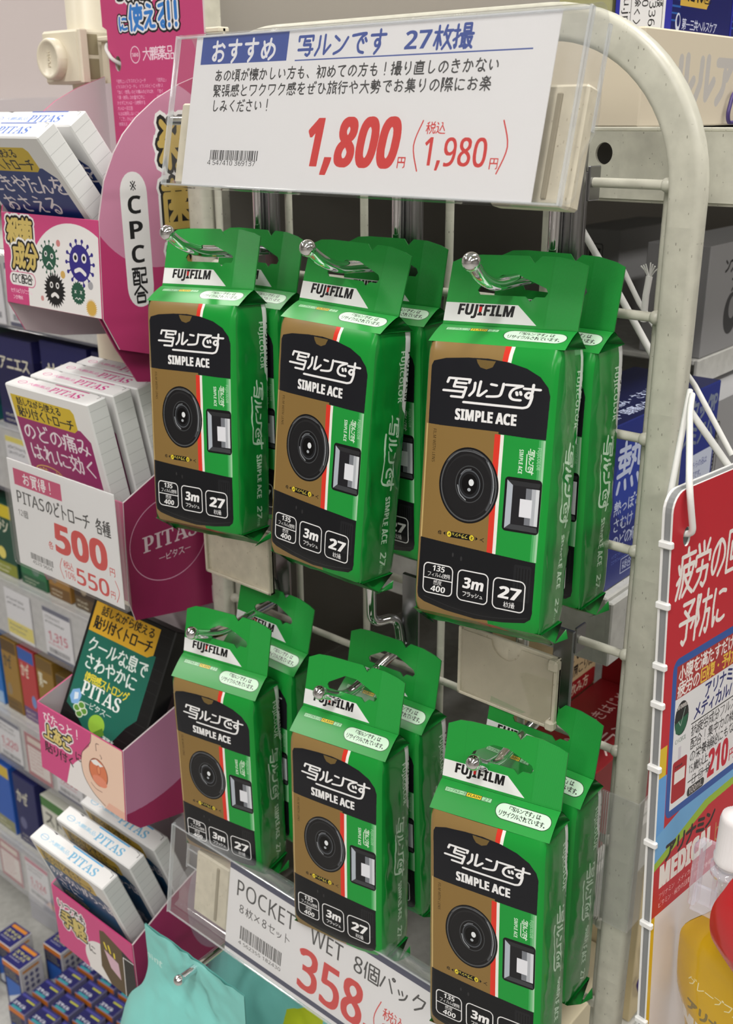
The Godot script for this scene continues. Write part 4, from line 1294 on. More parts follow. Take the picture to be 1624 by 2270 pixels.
func notice(seed_value: int) -> Sheet:
	var s := sheet(53, 62, 4, c8(166, 58, 62))
	s.rect(6, 5, 41, 8, c8(222, 206, 190))
	s.rect(4, 18, 45, 38, c8(232, 222, 214))
	s.small_print(8, 21, 36, 6, 5.4, c8(190, 110, 110), seed_value)
	return s

# generic far medicine cartons; 60 by 80 units
func carton(main: Color, accent: Color, ink: Color, word: String, seed_value: int) -> Sheet:
	var s := sheet(60, 80, 3.2, main)
	var r := RandomNumberGenerator.new()
	r.seed = seed_value
	s.rect(0, 0, 60, 10 + r.randf() * 8, accent)
	s.rect(0, 66, 60, 14, accent.lerp(main, 0.4))
	var rows := word.split("|")
	for i in rows.size():
		var size := minf(50.0 / rows[i].length(), 16)
		s.jp(rows[i], 5, 16 + i * 17, size, size * 0.13, ink)
	s.oval(14 + r.randf() * 30, 56, 9, 7, accent.lerp(Color.WHITE, 0.3))
	s.small_print(6, 70, 46, 2, 5, ink, seed_value)
	return s

# ------------------------------------------------------------------ shop lighting and shell
const CEIL := 2.75
func ceiling_lights() -> void:
	var glow := mat(Color(1, 1, 1), 0.4)
	glow.emission_enabled = true
	glow.emission = Color(1.0, 0.985, 0.96)
	glow.emission_energy_multiplier = 6.0
	var housing := mat(Color(0.88, 0.88, 0.88), 0.5)
	var rows := [[-1.75, -0.6], [-1.75, 1.2], [0.1, -0.6], [0.1, 1.2], [1.9, -0.6], [1.9, 1.2], [-3.4, 0.0], [0.1, 2.9], [1.9, 2.9]]
	for i in rows.size():
		var at := Vector3(rows[i][0], CEIL - 0.06, rows[i][1])
		var t := thing("ceiling_light", "white linear ceiling lamp over the shop floor", "ceiling light", at, Vector3.ZERO, "ceiling lamps")
		part(t, "housing", box(Vector3(0.24, 0.05, 1.24), housing), Vector3(0, 0.0, 0))
		part(t, "diffuser", box(Vector3(0.20, 0.012, 1.20), glow), Vector3(0, -0.0122, 0))
		var l := AreaLight3D.new()
		l.name = "light"
		l.area_size = Vector2(0.20, 1.20)
		l.light_color = Color(1.0, 0.985, 0.96)
		l.light_energy = 3.4
		l.area_normalize_energy = true
		l.area_range = 12.0
		l.area_attenuation = 2.0
		l.shadow_enabled = true
		t.add_child(l)
		l.position = Vector3(0, -0.02, 0)
		l.rotation_degrees = Vector3(-90, 0, 0)

var M := {}
func materials() -> void:
	M.white_wall = mat(c8(176, 172, 168), 0.8)
	M.ceiling = mat(c8(222, 221, 218), 0.8)
	M.cream = worn_paint(c8(198, 197, 184), c8(96, 92, 82), 0.5, 4, 0.36)
	M.cream_clean = mat(c8(206, 203, 190), 0.45)
	M.shelf_white = worn_paint(c8(190, 190, 186), c8(90, 88, 84), 0.15, 9, 0.45)
	M.chrome = mat(Color(0.90, 0.90, 0.91), 0.08, 1.0)
	M.steel = mat(Color(0.62, 0.62, 0.63), 0.28, 1.0)
	M.plate = worn_paint(c8(206, 199, 180), c8(130, 116, 92), 0.6, 21, 0.5)
	M.clear = clear_plastic(0.015)
	M.rail_clear = clear_plastic(0.05, Color(0.80, 0.82, 0.95))
	M.string = mat(c8(222, 222, 220), 0.8)
	M.grey_card = mat(c8(120, 118, 118), 0.8)
	M.card_back = mat(c8(196, 184, 188), 0.8)
	M.carton_white = mat(c8(224, 225, 226), 0.45)

func shop_shell() -> void:
	var tile := worn_paint(Color(0.62, 0.61, 0.59), Color(0.4, 0.39, 0.37), 0.2, 31, 0.35)
	struct("floor", box(Vector3(9, 0.1, 9), tile), Vector3(0, -0.1, 0))
	struct("ceiling", box(Vector3(9, 0.1, 9), M.ceiling), Vector3(0, CEIL, 0))
	struct("wall_left", box(Vector3(0.1, CEIL, 9), M.white_wall), Vector3(-4.45, 0, 0))
	struct("wall_right", box(Vector3(0.1, CEIL, 9), M.white_wall), Vector3(4.45, 0, 0))
	struct("wall_back", box(Vector3(8.8, CEIL, 0.1), M.white_wall), Vector3(0, 0, -4.45))
	struct("wall_front", box(Vector3(8.8, CEIL, 0.1), M.white_wall), Vector3(0, 0, 4.45))

# a bar of rounded rectangular section along a path in a plane; the section is w wide in the plane and d deep in z
func flat_bar(pts: Array, w: float, d: float, r: float, m: Material) -> ArrayMesh:
	var sec := []
	for q in [[w / 2 - r, d / 2 - r, 0.0], [-w / 2 + r, d / 2 - r, PI / 2], [-w / 2 + r, -d / 2 + r, PI], [w / 2 - r, -d / 2 + r, PI * 1.5]]:
		for i in 5:
			var a: float = q[2] + PI / 2 * i / 4
			sec.append(Vector2(q[0] + r * cos(a), q[1] + r * sin(a)))
	var st := start()
	var n := pts.size()
	var rings := []
	for i in n:
		var t: Vector3 = (pts[mini(i + 1, n - 1)] - pts[maxi(i - 1, 0)]).normalized()
		var side := t.cross(Vector3(0, 0, 1)).normalized()
		var ring := []
		for s: Vector2 in sec:
			ring.append(pts[i] + side * s.x + Vector3(0, 0, s.y))
		rings.append(ring)
	for i in n - 1:
		for k in sec.size():
			var k2 := (k + 1) % sec.size()
			quad(st, rings[i][k2], rings[i][k], rings[i + 1][k], rings[i + 1][k2])
	return done(st, m)

func wire_rack() -> void:
	var t := thing("wire_rack", "cream painted tubular wire rack carrying the hanging film packs", "rack", Vector3(0, 0, 0))
	var path := []
	path.append(Vector3(-0.1845, 0.0, 0))
	path.append(Vector3(-0.1845, 0.6, 0))
	path.append(Vector3(-0.1845, 1.29, 0))
	for i in 17:
		var a := PI / 2 * i / 16
		path.append(Vector3(-0.1845 - 0.067 + 0.067 * cos(a), 1.3190 + 0.067 * sin(a), 0))
	for i in 17:
		var a := PI / 2 + PI / 2 * i / 16
		path.append(Vector3(-0.4765 + 0.067 + 0.067 * cos(a), 1.3190 + 0.067 * sin(a), 0))
	path.append(Vector3(-0.4765, 1.29, 0))
	path.append(Vector3(-0.4765, 0.0, 0))
	part(t, "tube_frame", flat_bar(path, 0.0146, 0.0098, 0.0030, M.cream))
	var wr := 0.0021
	for i in 21:
		var y := 1.3234 - 0.05305 * i
		var w := part(t, "wire", tube([Vector3(-0.467, y, 0.0), Vector3(-0.1915, y, 0.0)], wr, 10, M.cream))
		for x in [-0.1935, -0.4665]:
			part(w, "weld", ball(0.0030, M.cream), Vector3(x, y, 0))
	for i in 6:
		var x := [-0.1945, -0.2508, -0.3041, -0.3575, -0.4109, -0.4665][i] as float
		part(t, "wire", tube([Vector3(x, 1.3234, -0.0042), Vector3(x, 0.26, -0.0042)], wr, 10, M.cream))

# gondola whose shelves run away from the viewer behind the rack, goods facing +x
func gondola() -> void:
	var t := thing("gondola_shelving", "cream steel gondola shelving standing behind the wire rack", "shelving", Vector3(0, 0, 0))
	# end beam with its round holes, facing the viewer
	var hole := PackedVector2Array()
	for i in 24:
		hole.append(Vector2(-0.2388 + 0.0042 * cos(TAU * i / 24), 1.3339 + 0.0047 * sin(TAU * i / 24)))
	var hole2 := PackedVector2Array()
	for v in hole:
		hole2.append(v + Vector2(-0.2525, -0.011))
	var o := outline([-0.57, 1.3150, -0.12, 1.3150, -0.12, 1.3432, -0.57, 1.3432])
	part(t, "end_beam", cut_sheet(o, 0.0016, M.cream, M.cream, Rect2(-0.6, 1.3, 0.5, 0.05), [hole, hole2]), Vector3(0, 0, -0.030))
	part(t, "beam_lip", box(Vector3(0.45, 0.0016, 0.012), M.cream), Vector3(-0.345, 1.3432, -0.0362))
	part(t, "beam_lip", box(Vector3(0.45, 0.0016, 0.012), M.cream), Vector3(-0.345, 1.3136, -0.0362))
	part(t, "beam_back", box(Vector3(0.45, 0.0280, 0.0016), M.grey_card), Vector3(-0.345, 1.3152, -0.046))
	part(t, "upright", box(Vector3(0.03, 1.75, 0.03), M.cream), Vector3(-0.555, 0.0, -0.0655))
	var levels := [1.3425, 1.0955, 0.905, 0.70, 0.45]
	for i in levels.size():
		var y: float = levels[i]
		var s := part(t, "shelf", box(Vector3(0.32, 0.004, 1.5), M.shelf_white, {}, 0.001), Vector3(-0.405, y - 0.004, -0.83))
		if i == 0:
			continue
		part(s, "front_rail", box(Vector3(0.004, 0.040, 1.5), M.shelf_white, {}, 0.001), Vector3(0.162, -0.0382, 0))
		if i > 0:
			part(s, "end_plate", box(Vector3(0.322, 0.040, 0.003), M.shelf_white, {}, 0.001), Vector3(0, -0.0382, 0.7485))
	part(t, "back_panel", box(Vector3(0.004, 1.75, 1.55), mat(c8(150, 146, 140), 0.6)), Vector3(-0.570, 0.0, -0.83))
	part(t, "kick_plate", box(Vector3(0.32, 0.12, 1.5), M.shelf_white), Vector3(-0.405, 0.0, -0.83))
	part(t, "riser_board", box(Vector3(0.280, 0.004, 1.20), M.shelf_white, {}, 0.001), Vector3(-0.425, 1.1910, -0.86))
	part(t, "riser_rail", box(Vector3(0.003, 0.018, 1.20), M.shelf_white, {}, 0.0008), Vector3(-0.2835, 1.1770, -0.86))
	for z in [-0.45, -1.4]:
		part(t, "riser_leg", box(Vector3(0.010, 0.0950, 0.010), M.shelf_white, {}, 0.001), Vector3(-0.295, 1.0958, z))

# another gondola far to the left, its shelves facing the viewer
const SHELF_TOP := [1.228, 1.045, 0.854, 0.661, 0.452]
func left_shelving() -> void:
	var t := thing("aisle_shelving", "white aisle shelving with clear price rails on the left", "shelving", Vector3(0, 0, 0))
	var cx := -1.31
	part(t, "back_panel", box(Vector3(1.3, 1.9, 0.01), mat(c8(150, 146, 142), 0.7)), Vector3(cx, 0.0, -0.46))
	for i in SHELF_TOP.size():
		var y: float = SHELF_TOP[i]
		var s := part(t, "shelf", box(Vector3(1.3, 0.004, 0.30), M.shelf_white, {}, 0.001), Vector3(cx, y - 0.006, -0.305))
		part(s, "rail_back", box(Vector3(1.3, 0.070, 0.003), M.shelf_white, {}, 0.001), Vector3(0, -0.068, 0.1485))
		part(s, "rail_cover", box(Vector3(1.3, 0.072, 0.0012), M.rail_clear, {}, 0.0004), Vector3(0, -0.068, 0.1555))
		part(s, "rail_lip", box(Vector3(1.3, 0.004, 0.009), M.rail_clear, {}, 0.001), Vector3(0, 0.0045, 0.152))
	part(t, "base_shelf", box(Vector3(1.3, 0.245, 0.43), M.shelf_white, {}, 0.001), Vector3(cx, 0.03, -0.24))
	# light fascia boards above
	part(t, "fascia", box(Vector3(1.3, 0.16, 0.01), mat(c8(214, 203, 203), 0.6)), Vector3(cx, 1.315, -0.30))
	part(t, "fascia", box(Vector3(1.3, 0.30, 0.01), mat(c8(222, 218, 216), 0.6)), Vector3(cx, 1.48, -0.34))
	part(t, "fascia_rail", box(Vector3(1.3, 0.035, 0.012), M.rail_clear, {}, 0.001), Vector3(cx, 1.335, -0.27))
	part(t, "fascia_shelf", box(Vector3(1.3, 0.008, 0.17), M.shelf_white, {}, 0.001), Vector3(cx, 1.320, -0.37))

# ------------------------------------------------------------------ film packs
const PW := 0.0602
const PH := 0.1160
const PD := 0.0276
const PA := 0.0146
const PT := 0.0289
const PZ := 0.0068
func pack_body(seed_value: int, front: Material, side: Material, plain: Material, PS: float) -> ArrayMesh:
	var n := FastNoiseLite.new()
	n.seed = seed_value
	n.frequency = 1.0
	var hw := PW / 2
	var zf := PA
	var zb := PA - PD
	var r := 0.0044
	# ring of (x, z, which surface, u) going front left to right, right side, back, left side
	var ring := []
	for i in 4:
		var a := PI * 0.75 - PI * 0.25 * i / 3.0
		ring.append([-hw + r + r * cos(a), zf - r + r * sin(a)])
	for i in range(1, 10):
		ring.append([-hw + r + (PW - 2 * r) * i / 10.0, zf])
	for i in 4:
		var a := PI * 0.5 - PI * 0.25 * i / 3.0
		ring.append([hw - r + r * cos(a), zf - r + r * sin(a)])
	var f_end := ring.size() - 1
	for i in range(1, 4):
		var a := PI * 0.25 - PI * 0.25 * i / 3.0
		ring.append([hw - r + r * cos(a), zf - r + r * sin(a)])
	for i in range(1, 7):
		ring.append([hw, zf - r - (PD - 2 * r) * i / 7.0])
	for i in 4:
		var a := -PI * 0.25 * i / 3.0
		ring.append([hw - r + r * cos(a), zb + r + r * sin(a)])
	var s_end := ring.size() - 1
	for i in range(1, 4):
		var a := -PI * 0.25 - PI * 0.25 * i / 3.0
		ring.append([hw - r + r * cos(a), zb + r + r * sin(a)])
	for i in range(1, 5):
		ring.append([hw - r - (PW - 2 * r) * i / 5.0, zb])
	for i in 7:
		var a := -PI * 0.5 - PI * 0.5 * i / 6.0
		ring.append([-hw + r + r * cos(a), zb + r + r * sin(a)])
	for i in range(1, 4):
		ring.append([-hw, zb + r + (PD - 2 * r) * i / 4.0])
	for i in 4:
		var a := PI - PI * 0.25 * i / 3.0
		ring.append([-hw + r + r * cos(a), zf - r + r * sin(a)])
	var rows := 36
	var grid := []
	for j in rows + 1:
		var v := float(j) / rows
		var y := -PS - PH * v
		var line := []
		var pinch := pow(absf(v * 2.0 - 1.0), 18.0) * 0.0022
		for q in ring:
			var x: float = q[0]
			var z: float = q[1]
			var fx := x / hw
			var fz := (z - (zf + zb) / 2) / (PD / 2)
			var belly := sin(PI * clampf(v, 0.02, 0.98))
			if z > zf - 0.0002:
				z += 0.0009 * (1.0 - fx * fx) * pow(belly, 0.4)
			if x > hw - 0.0002:
				x += (0.0012 * (1.0 - fz * fz) - 0.0006) * pow(belly, 0.6)
				x += 0.0011 * n.get_noise_2d(v * 9.0, z * 130.0) * belly + 0.0012 * n.get_noise_2d(v * 3.0 + 40.0, z * 220.0) * belly
			else:
				z += 0.0002 * n.get_noise_2d(v * 5.0, x * 60.0)
			x -= signf(x) * pinch * (0.4 if absf(fx) > 0.98 else 0.0)
			z -= signf(fz) * pinch * (1.0 if absf(fz) > 0.9 else 0.0)
			line.append(Vector3(x, y, z))
		grid.append(line)
	var mesh := ArrayMesh.new()
	var spans := [[0, f_end, front], [f_end, s_end, side], [s_end, ring.size() - 1, plain]]
	for sp in spans:
		var st := start()
		var arc := [0.0]
		for i in range(sp[0], sp[1]):
			arc.append(arc[-1] + Vector2(ring[i + 1][0] - ring[i][0], ring[i + 1][1] - ring[i][1]).length())
		for j in rows:
			for i in range(sp[0], sp[1]):
				var u0: float = arc[i - sp[0]] / arc[-1]
				var u1: float = arc[i + 1 - sp[0]] / arc[-1]
				var v0 := float(j) / rows
				var v1 := float(j + 1) / rows
				if sp[2] == front:
					u0 = (0.0240 + ring[i][0] * 10 + 0.301) / 0.65 if false else (24.0 + (ring[i][0] + hw) * 10000.0) / 650.0
					u1 = (24.0 + (ring[i + 1][0] + hw) * 10000.0) / 650.0
					v0 *= 1127.0 / 1206.0
					v1 *= 1127.0 / 1206.0
				quad(st, grid[j][i], grid[j][i + 1], grid[j + 1][i + 1], grid[j + 1][i], Vector2(u0, v0), Vector2(u1, v0), Vector2(u1, v1), Vector2(u0, v1))
		done(st, sp[2], mesh)
	# foot of the wrap: two slopes down to a crimped fin, tucked in at the ends
	var st2 := start()
	var yb := -PS - PH
	var m := 12
	for i in m:
		var x0 := -hw + PW * i / m
		var x1 := -hw + PW * (i + 1) / m
		var b0 := yb - 0.0050 - 0.0006 * n.get_noise_1d(x0 * 300)
		var b1 := yb - 0.0050 - 0.0006 * n.get_noise_1d(x1 * 300)
		var u0 := (24.0 + (x0 + hw) * 10000.0) / 650.0
		var u1 := (24.0 + (x1 + hw) * 10000.0) / 650.0
		quad(st2, Vector3(x0, yb, zf - 0.0022), Vector3(x1, yb, zf - 0.0022), Vector3(x1, b1, 0.002), Vector3(x0, b0, 0.002), Vector2(u0, 1127.0 / 1206), Vector2(u1, 1127.0 / 1206), Vector2(u1, 1), Vector2(u0, 1))
	done(st2, front, mesh)
	var st3 := start()
	for i in m:
		var x0 := -hw + PW * i / m
		var x1 := -hw + PW * (i + 1) / m
		var w0 := 0.0012 * n.get_noise_1d(x0 * 500 + 9)
		var w1 := 0.0012 * n.get_noise_1d(x1 * 500 + 9)
		var b0 := yb - 0.0050 - 0.0006 * n.get_noise_1d(x0 * 300)
		var b1 := yb - 0.0050 - 0.0006 * n.get_noise_1d(x1 * 300)
		quad(st3, Vector3(x1, yb, zb + 0.0022), Vector3(x0, yb, zb + 0.0022), Vector3(x0, b0, 0.002), Vector3(x1, b1, 0.002))
		quad(st3, Vector3(x0, b0, 0.002), Vector3(x1, b1, 0.002), Vector3(x1, b1 - 0.0035, -0.002 + w1), Vector3(x0, b0 - 0.0035, -0.002 + w0))
	for s in [-1.0, 1.0]:
		var a := Vector3(s * hw, yb, zf - 0.0022)
		var c := Vector3(s * hw, yb, zb + 0.0022)
		var b := Vector3(s * (hw + 0.0022), yb - 0.0058, 0.002)
		var tuck := Vector3(s * (hw - 0.012), yb + 0.0005, 0.001)
		for f in [[a, b, tuck], [b, c, tuck], [c, a, tuck]]:
			if s > 0:
				tri(st3, f[0], f[2], f[1])
			else:
				tri(st3, f[0], f[1], f[2])
		# ear of the fin folded outwards
		tri(st3, b, b + Vector3(s * 0.0034, 0.0012, -0.006), b + Vector3(-s * 0.006, -0.0045, -0.004))
		tri(st3, b, b + Vector3(s * 0.0010, 0.0040, -0.0095), b + Vector3(s * 0.0034, 0.0012, -0.006))
	st3.generate_normals()
	done(st3, plain, mesh)
	return mesh

# the sloping shoulders between body and hanging tab
func pack_shoulder(top: Material, plain: Material, PS: float) -> ArrayMesh:
	var mesh := ArrayMesh.new()
	var hw := PW / 2
	var st := start()
	var m := 10
	var k := 6
	for i in m:
		for j in k:
			var p := []
			for q in [[i, j], [i + 1, j], [i + 1, j + 1], [i, j + 1]]:
				var fx := float(q[0]) / m
				var f := float(q[1]) / k
				var z := lerpf(0.0004, PA - 0.0022, f)
				var y := -PS * pow(f, 1.25) + 0.0004 * sin(f * PI) * (1.0 - absf(fx * 2 - 1))
				p.append([Vector3(-hw + PW * fx, y, z), Vector2(fx, (305.0 + 175.0 * f) / 480.0)])
			quad(st, p[0][0], p[1][0], p[2][0], p[3][0], p[0][1], p[1][1], p[2][1], p[3][1])
	done(st, top, mesh)
	var s2 := start()
	var zb := PA - PD
	quad(s2, Vector3(hw, 0, -0.0004), Vector3(-hw, 0, -0.0004), Vector3(-hw, -PS, zb + 0.0022), Vector3(hw, -PS, zb + 0.0022))
	for s in [-1.0, 1.0]:
		var a := Vector3(s * hw, -PS, PA - 0.0022)
		var b := Vector3(s * hw, 0, 0.0)
		var c := Vector3(s * hw, -PS, zb + 0.0022)
		var tuck := Vector3(s * (hw - 0.013), -PS + 0.0010, 0.0)
		for f in [[a, b, tuck], [b, c, tuck], [c, a, tuck]]:
			if s < 0:
				tri(s2, f[0], f[2], f[1])
			else:
				tri(s2, f[0], f[1], f[2])
	done(s2, plain, mesh)
	return mesh

func film_packs() -> void:
	var front := printed(pack_front(), 0.24)
	front.metallic_specular = 0.36
	var side := printed(pack_side(), 0.20)
	side.clearcoat_enabled = true
	side.clearcoat = 0.5
	side.clearcoat_roughness = 0.08
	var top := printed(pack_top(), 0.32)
	# fine embossed grid on the right third of the tab
	var relief := Image.create_empty(1204, 960, false, Image.FORMAT_L8)
	relief.fill(Color(0.5, 0.5, 0.5))
	for i in 46:
		relief.fill_rect(Rect2i(924 + i * 6, 4, 3, 580), Color(0.8, 0.8, 0.8))
	for i in 96:
		relief.fill_rect(Rect2i(924, 4 + i * 6, 276, 2), Color(0.3, 0.3, 0.3))
	relief.convert(Image.FORMAT_RGBA8)
	relief.bump_map_to_normal_map(2.0)
	top.normal_enabled = true
	top.normal_texture = ImageTexture.create_from_image(relief)
	top.normal_scale = 0.5
	var plain := mat(c8(16, 120, 44), 0.28)
	plain.clearcoat_enabled = true
	plain.clearcoat = 0.4
	plain.clearcoat_roughness = 0.16
	var k := 0.0001
	var tab_out := outline([0, 263, 60, 291, 130, 297, 343, 297, 372, 267, 400, 297, 480, 295, 560, 279, 602, 263, 602, 0, 0, 0], k)
	var slot := outline([138, 147, 145, 162, 240, 215, 315, 215, 440, 166, 451, 147, 440, 129, 400, 129, 378, 109, 356, 129, 150, 129], k)
	for i in tab_out.size():
		tab_out[i].x -= PW / 2
	for i in slot.size():
		slot[i].x -= PW / 2
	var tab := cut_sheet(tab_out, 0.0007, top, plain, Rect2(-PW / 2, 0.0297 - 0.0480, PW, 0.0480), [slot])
	var drop := [0.0070, 0.0097]
	var shoulders := [pack_shoulder(top, plain, drop[0]), pack_shoulder(top, plain, drop[1])]
	var bodies := []
	for k2 in 6:
		bodies.append(pack_body([3, 8, 15, 22, 31, 40][k2], front, side, plain, drop[k2 / 3]))
	var lean := -rad_to_deg(atan2(PZ, PT))
	var where := [
		[Vector3(-0.4112, 1.2689, 0.0560), Vector3(-5.3, 8.1, 2.1), "front film pack on the upper left hook, under the price sign"],
		[Vector3(-0.3189, 1.2681, 0.0530), Vector3(-5.4, 0.4, -1.1), "front film pack on the upper middle hook, under the price sign"],
		[Vector3(-0.2349, 1.2685, 0.0485), Vector3(-8.8, 8.4, 2.1), "front film pack on the upper hook nearest the right frame tube"],
		[Vector3(-0.4082, 1.0567, 0.0620), Vector3(-0.5, 9.7, 0.9), "front film pack on the lower left hook, beside the lozenge display"],
		[Vector3(-0.3128, 1.0580, 0.0620), Vector3(-4.4, 6.1, 2.8), "front film pack on the lower middle hook, over the 358 card"],
		[Vector3(-0.2175, 1.0584, 0.0660), Vector3(-5.9, 7.1, 4.3), "lowest nearest film pack, cut off by the bottom of the picture"],
		[Vector3(-0.4077, 1.2660, 0.0258), Vector3(0.1, 0.2, -0.1), "rear film pack mostly hidden behind the upper left one"],
		[Vector3(-0.3195, 1.2669, 0.0222), Vector3(0.5, 0.2, 0.6), "rear film pack mostly hidden behind the upper middle one"],
		[Vector3(-0.2325, 1.2661, 0.0192), Vector3(0.6, 0.8, -0.0), "rear film pack behind the upper right one, white corner showing"],
		[Vector3(-0.4043, 1.0610, 0.0285), Vector3(-0.5, 0.4, -0.4), "rear film pack on the lower left hook, under the stained price plate"],
		[Vector3(-0.3125, 1.0598, 0.0300), Vector3(0.3, 1.7, 1.5), "rear film pack on the lower middle hook, under a bent chrome arm"],
		[Vector3(-0.2180, 1.0611, 0.0330), Vector3(0.1, 1.1, 0.7), "rear film pack behind the lowest nearest one, beside the ridged tape"],
	]
	for i in where.size():
		var t := thing("film_pack", "green and gold " + where[i][2], "film pack", where[i][0], where[i][1], "hanging film packs")
		var low := 0 if i < 3 or (i > 5 and i < 9) else 1
		part(t, "foil_wrap", bodies[i % 3 + 3 * low])
		part(t, "shoulder", shoulders[low])
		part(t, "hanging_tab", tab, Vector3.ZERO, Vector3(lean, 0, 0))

# ------------------------------------------------------------------ chrome hooks
func hooks() -> void:
	var paths := [
		["upper left", -0.4200, [[0.0, 1.2825], [0.030, 1.2832], [0.0395, 1.2846], [0.0525, 1.2858], [0.0640, 1.2905], [0.0720, 1.2968]]],
		["upper middle", -0.3240, [[0.0, 1.2835], [0.030, 1.2840], [0.0400, 1.2850], [0.0540, 1.2858], [0.0650, 1.2905], [0.0730, 1.2962]]],
		["upper right", -0.2372, [[0.0, 1.2860], [0.030, 1.2864], [0.0420, 1.2866], [0.0560, 1.2862], [0.0662, 1.2905], [0.0730, 1.2972]]],
		["lower left", -0.4210, [[0.0, 1.0735], [0.0116, 1.0718], [0.0450, 1.0692], [0.0557, 1.0694], [0.0655, 1.0730], [0.0735, 1.0768]]],
		["lower middle", -0.3230, [[0.0, 1.0760], [0.020, 1.0715], [0.0430, 1.0655], [0.0530, 1.0640], [0.0640, 1.0690], [0.0730, 1.0750]]],
		["lower right", -0.2280, [[0.0, 1.0745], [0.0223, 1.0702], [0.0436, 1.0655], [0.0510, 1.0640], [0.0610, 1.0660], [0.0726, 1.0742]]],
	]
	for i in paths.size():
		var x: float = paths[i][1]
		var t := thing("display_hook", "chrome hook with a ball tip through the %s film packs" % paths[i][0], "hook", Vector3(x, 0, 0), Vector3.ZERO, "chrome display hooks")
		var pts := []
		for q in paths[i][2]:
			pts.append(Vector3(0, q[1], q[0]))
		var y0: float = pts[0].y
		pts = bend(pts, 0.008, 5)
		part(t, "prong", tube(pts, 0.0028, 14, M.chrome))
		part(t, "ball_tip", ball(0.0038, M.chrome), pts[-1])
		# bracket hung over the wires
		part(t, "bracket", box(Vector3(0.011, 0.052, 0.0025), M.steel, {}, 0.0006), Vector3(0.004, y0 - 0.010, 0.0035))
		part(t, "bracket_ear", box(Vector3(0.0015, 0.014, 0.009), M.steel, {}, 0.0004), Vector3(0.0098, y0 + 0.030, -0.001))
		if i < 3:
			# upright pair that carries the price arm
			part(t, "upright_bar", tube([Vector3(-0.0030, y0 - 0.002, 0.0065), Vector3(-0.0030, y0 + 0.062, 0.0065)], 0.0030, 14, M.chrome))
			part(t, "upright_bar", tube([Vector3(0.0062, y0 - 0.002, 0.0045), Vector3(0.0062, y0 + 0.062, 0.0045)], 0.0030, 14, M.steel))
			part(t, "price_arm", tube(bend([Vector3(-0.0030, y0 + 0.060, 0.0065), Vector3(-0.0030, y0 + 0.066, 0.010), Vector3(-0.0030, y0 + 0.066, 0.064)], 0.006), 0.0022, 10, M.chrome))
		else:
			part(t, "price_arm", tube(bend([Vector3(0.0005, y0 - 0.004, 0.0068), Vector3(-0.0030, y0 + 0.016, 0.0068), Vector3(-0.0080, y0 + 0.016, 0.0225), Vector3(-0.0080, y0 + 0.042, 0.0235)], 0.007), 0.0027, 12, M.chrome))
		if i == 3 or i == 5:
			price_plate(t, Vector3(-0.0075 if i == 3 else -0.0118, 1.0905 if i == 3 else 1.0770, 0.028), i == 5)

func price_plate(t: Node3D, at: Vector3, window: bool) -> void:
	var w := 0.0560
	var h := 0.0375
	var o := part(t, "price_plate", box(Vector3(w, h, 0.0022), M.plate, {}, 0.0005), at)
	part(o, "rim", box(Vector3(w, 0.0018, 0.0042), M.plate, {}, 0.0005), Vector3(0, 0, 0.0010))
	part(o, "rim", box(Vector3(0.0018, h, 0.0042), M.plate, {}, 0.0005), Vector3(-w / 2 + 0.0009, 0, 0.0010))
	part(o, "rim", box(Vector3(0.0018, h, 0.0042), M.plate, {}, 0.0005), Vector3(w / 2 - 0.0009, 0, 0.0010))
	if window:
		var notch := PackedVector2Array()
		var ol := PackedVector2Array([Vector2(-w / 2 + 0.002, 0.002), Vector2(w / 2 - 0.002, 0.002), Vector2(w / 2 - 0.002, h - 0.001), Vector2(0.0085, h - 0.001)])
		for i in 13:
			var a := -PI * i / 12.0
			ol.append(Vector2(0.0085 * cos(a), h - 0.001 + 0.0085 * sin(a)))
		ol.append(Vector2(-w / 2 + 0.002, h - 0.001))
		part(o, "window", cut_sheet(ol, 0.0006, clear_plastic(0.35, c8(214, 206, 184)), clear_plastic(0.35, c8(214, 206, 184)), Rect2(0, 0, 1, 1)), Vector3(0, 0, 0.0028))
		part(o, "catch", box(Vector3(0.0055, 0.0060, 0.0055), M.plate, {}, 0.0012), Vector3(w / 2 - 0.0020, h - 0.0062, 0.0022))
		part(o, "catch", box(Vector3(0.0050, 0.0055, 0.0050), M.plate, {}, 0.0012), Vector3(w / 2 - 0.0020, -0.0004, 0.0022))

# ------------------------------------------------------------------ clear sign holders
# a folded clear sheet: profile of (z, y) points carried along x
func folded_sheet(profile: Array, width: float, thick: float, m: Material) -> ArrayMesh:
	var p := []
	for q in profile:
		p.append(Vector3(0, q[1], q[0]))
	p = bend(p, 0.004, 4)
	var st := start()
	var n := p.size()
	var outer := []
	var inner := []
	for i in n:
		var d: Vector3 = (p[mini(i + 1, n - 1)] - p[maxi(i - 1, 0)]).normalized()
		var nn := d.cross(Vector3(1, 0, 0)).normalized() * thick * 0.5
		outer.append(p[i] + nn)
		inner.append(p[i] - nn)
	var h := Vector3(width / 2, 0, 0)
	for i in n - 1:
		quad(st, outer[i + 1] - h, outer[i + 1] + h, outer[i] + h, outer[i] - h)
		quad(st, inner[i] - h, inner[i] + h, inner[i + 1] + h, inner[i + 1] - h)
	st.set_smooth_group(-1)
	for i in n - 1:
		quad(st, outer[i] + h, outer[i + 1] + h, inner[i + 1] + h, inner[i] + h)
		quad(st, outer[i + 1] - h, outer[i] - h, inner[i] - h, inner[i + 1] - h)
	for e in [0, n - 1]:
		quad(st, outer[e] - h, outer[e] + h, inner[e] + h, inner[e] - h)
	return done(st, m)

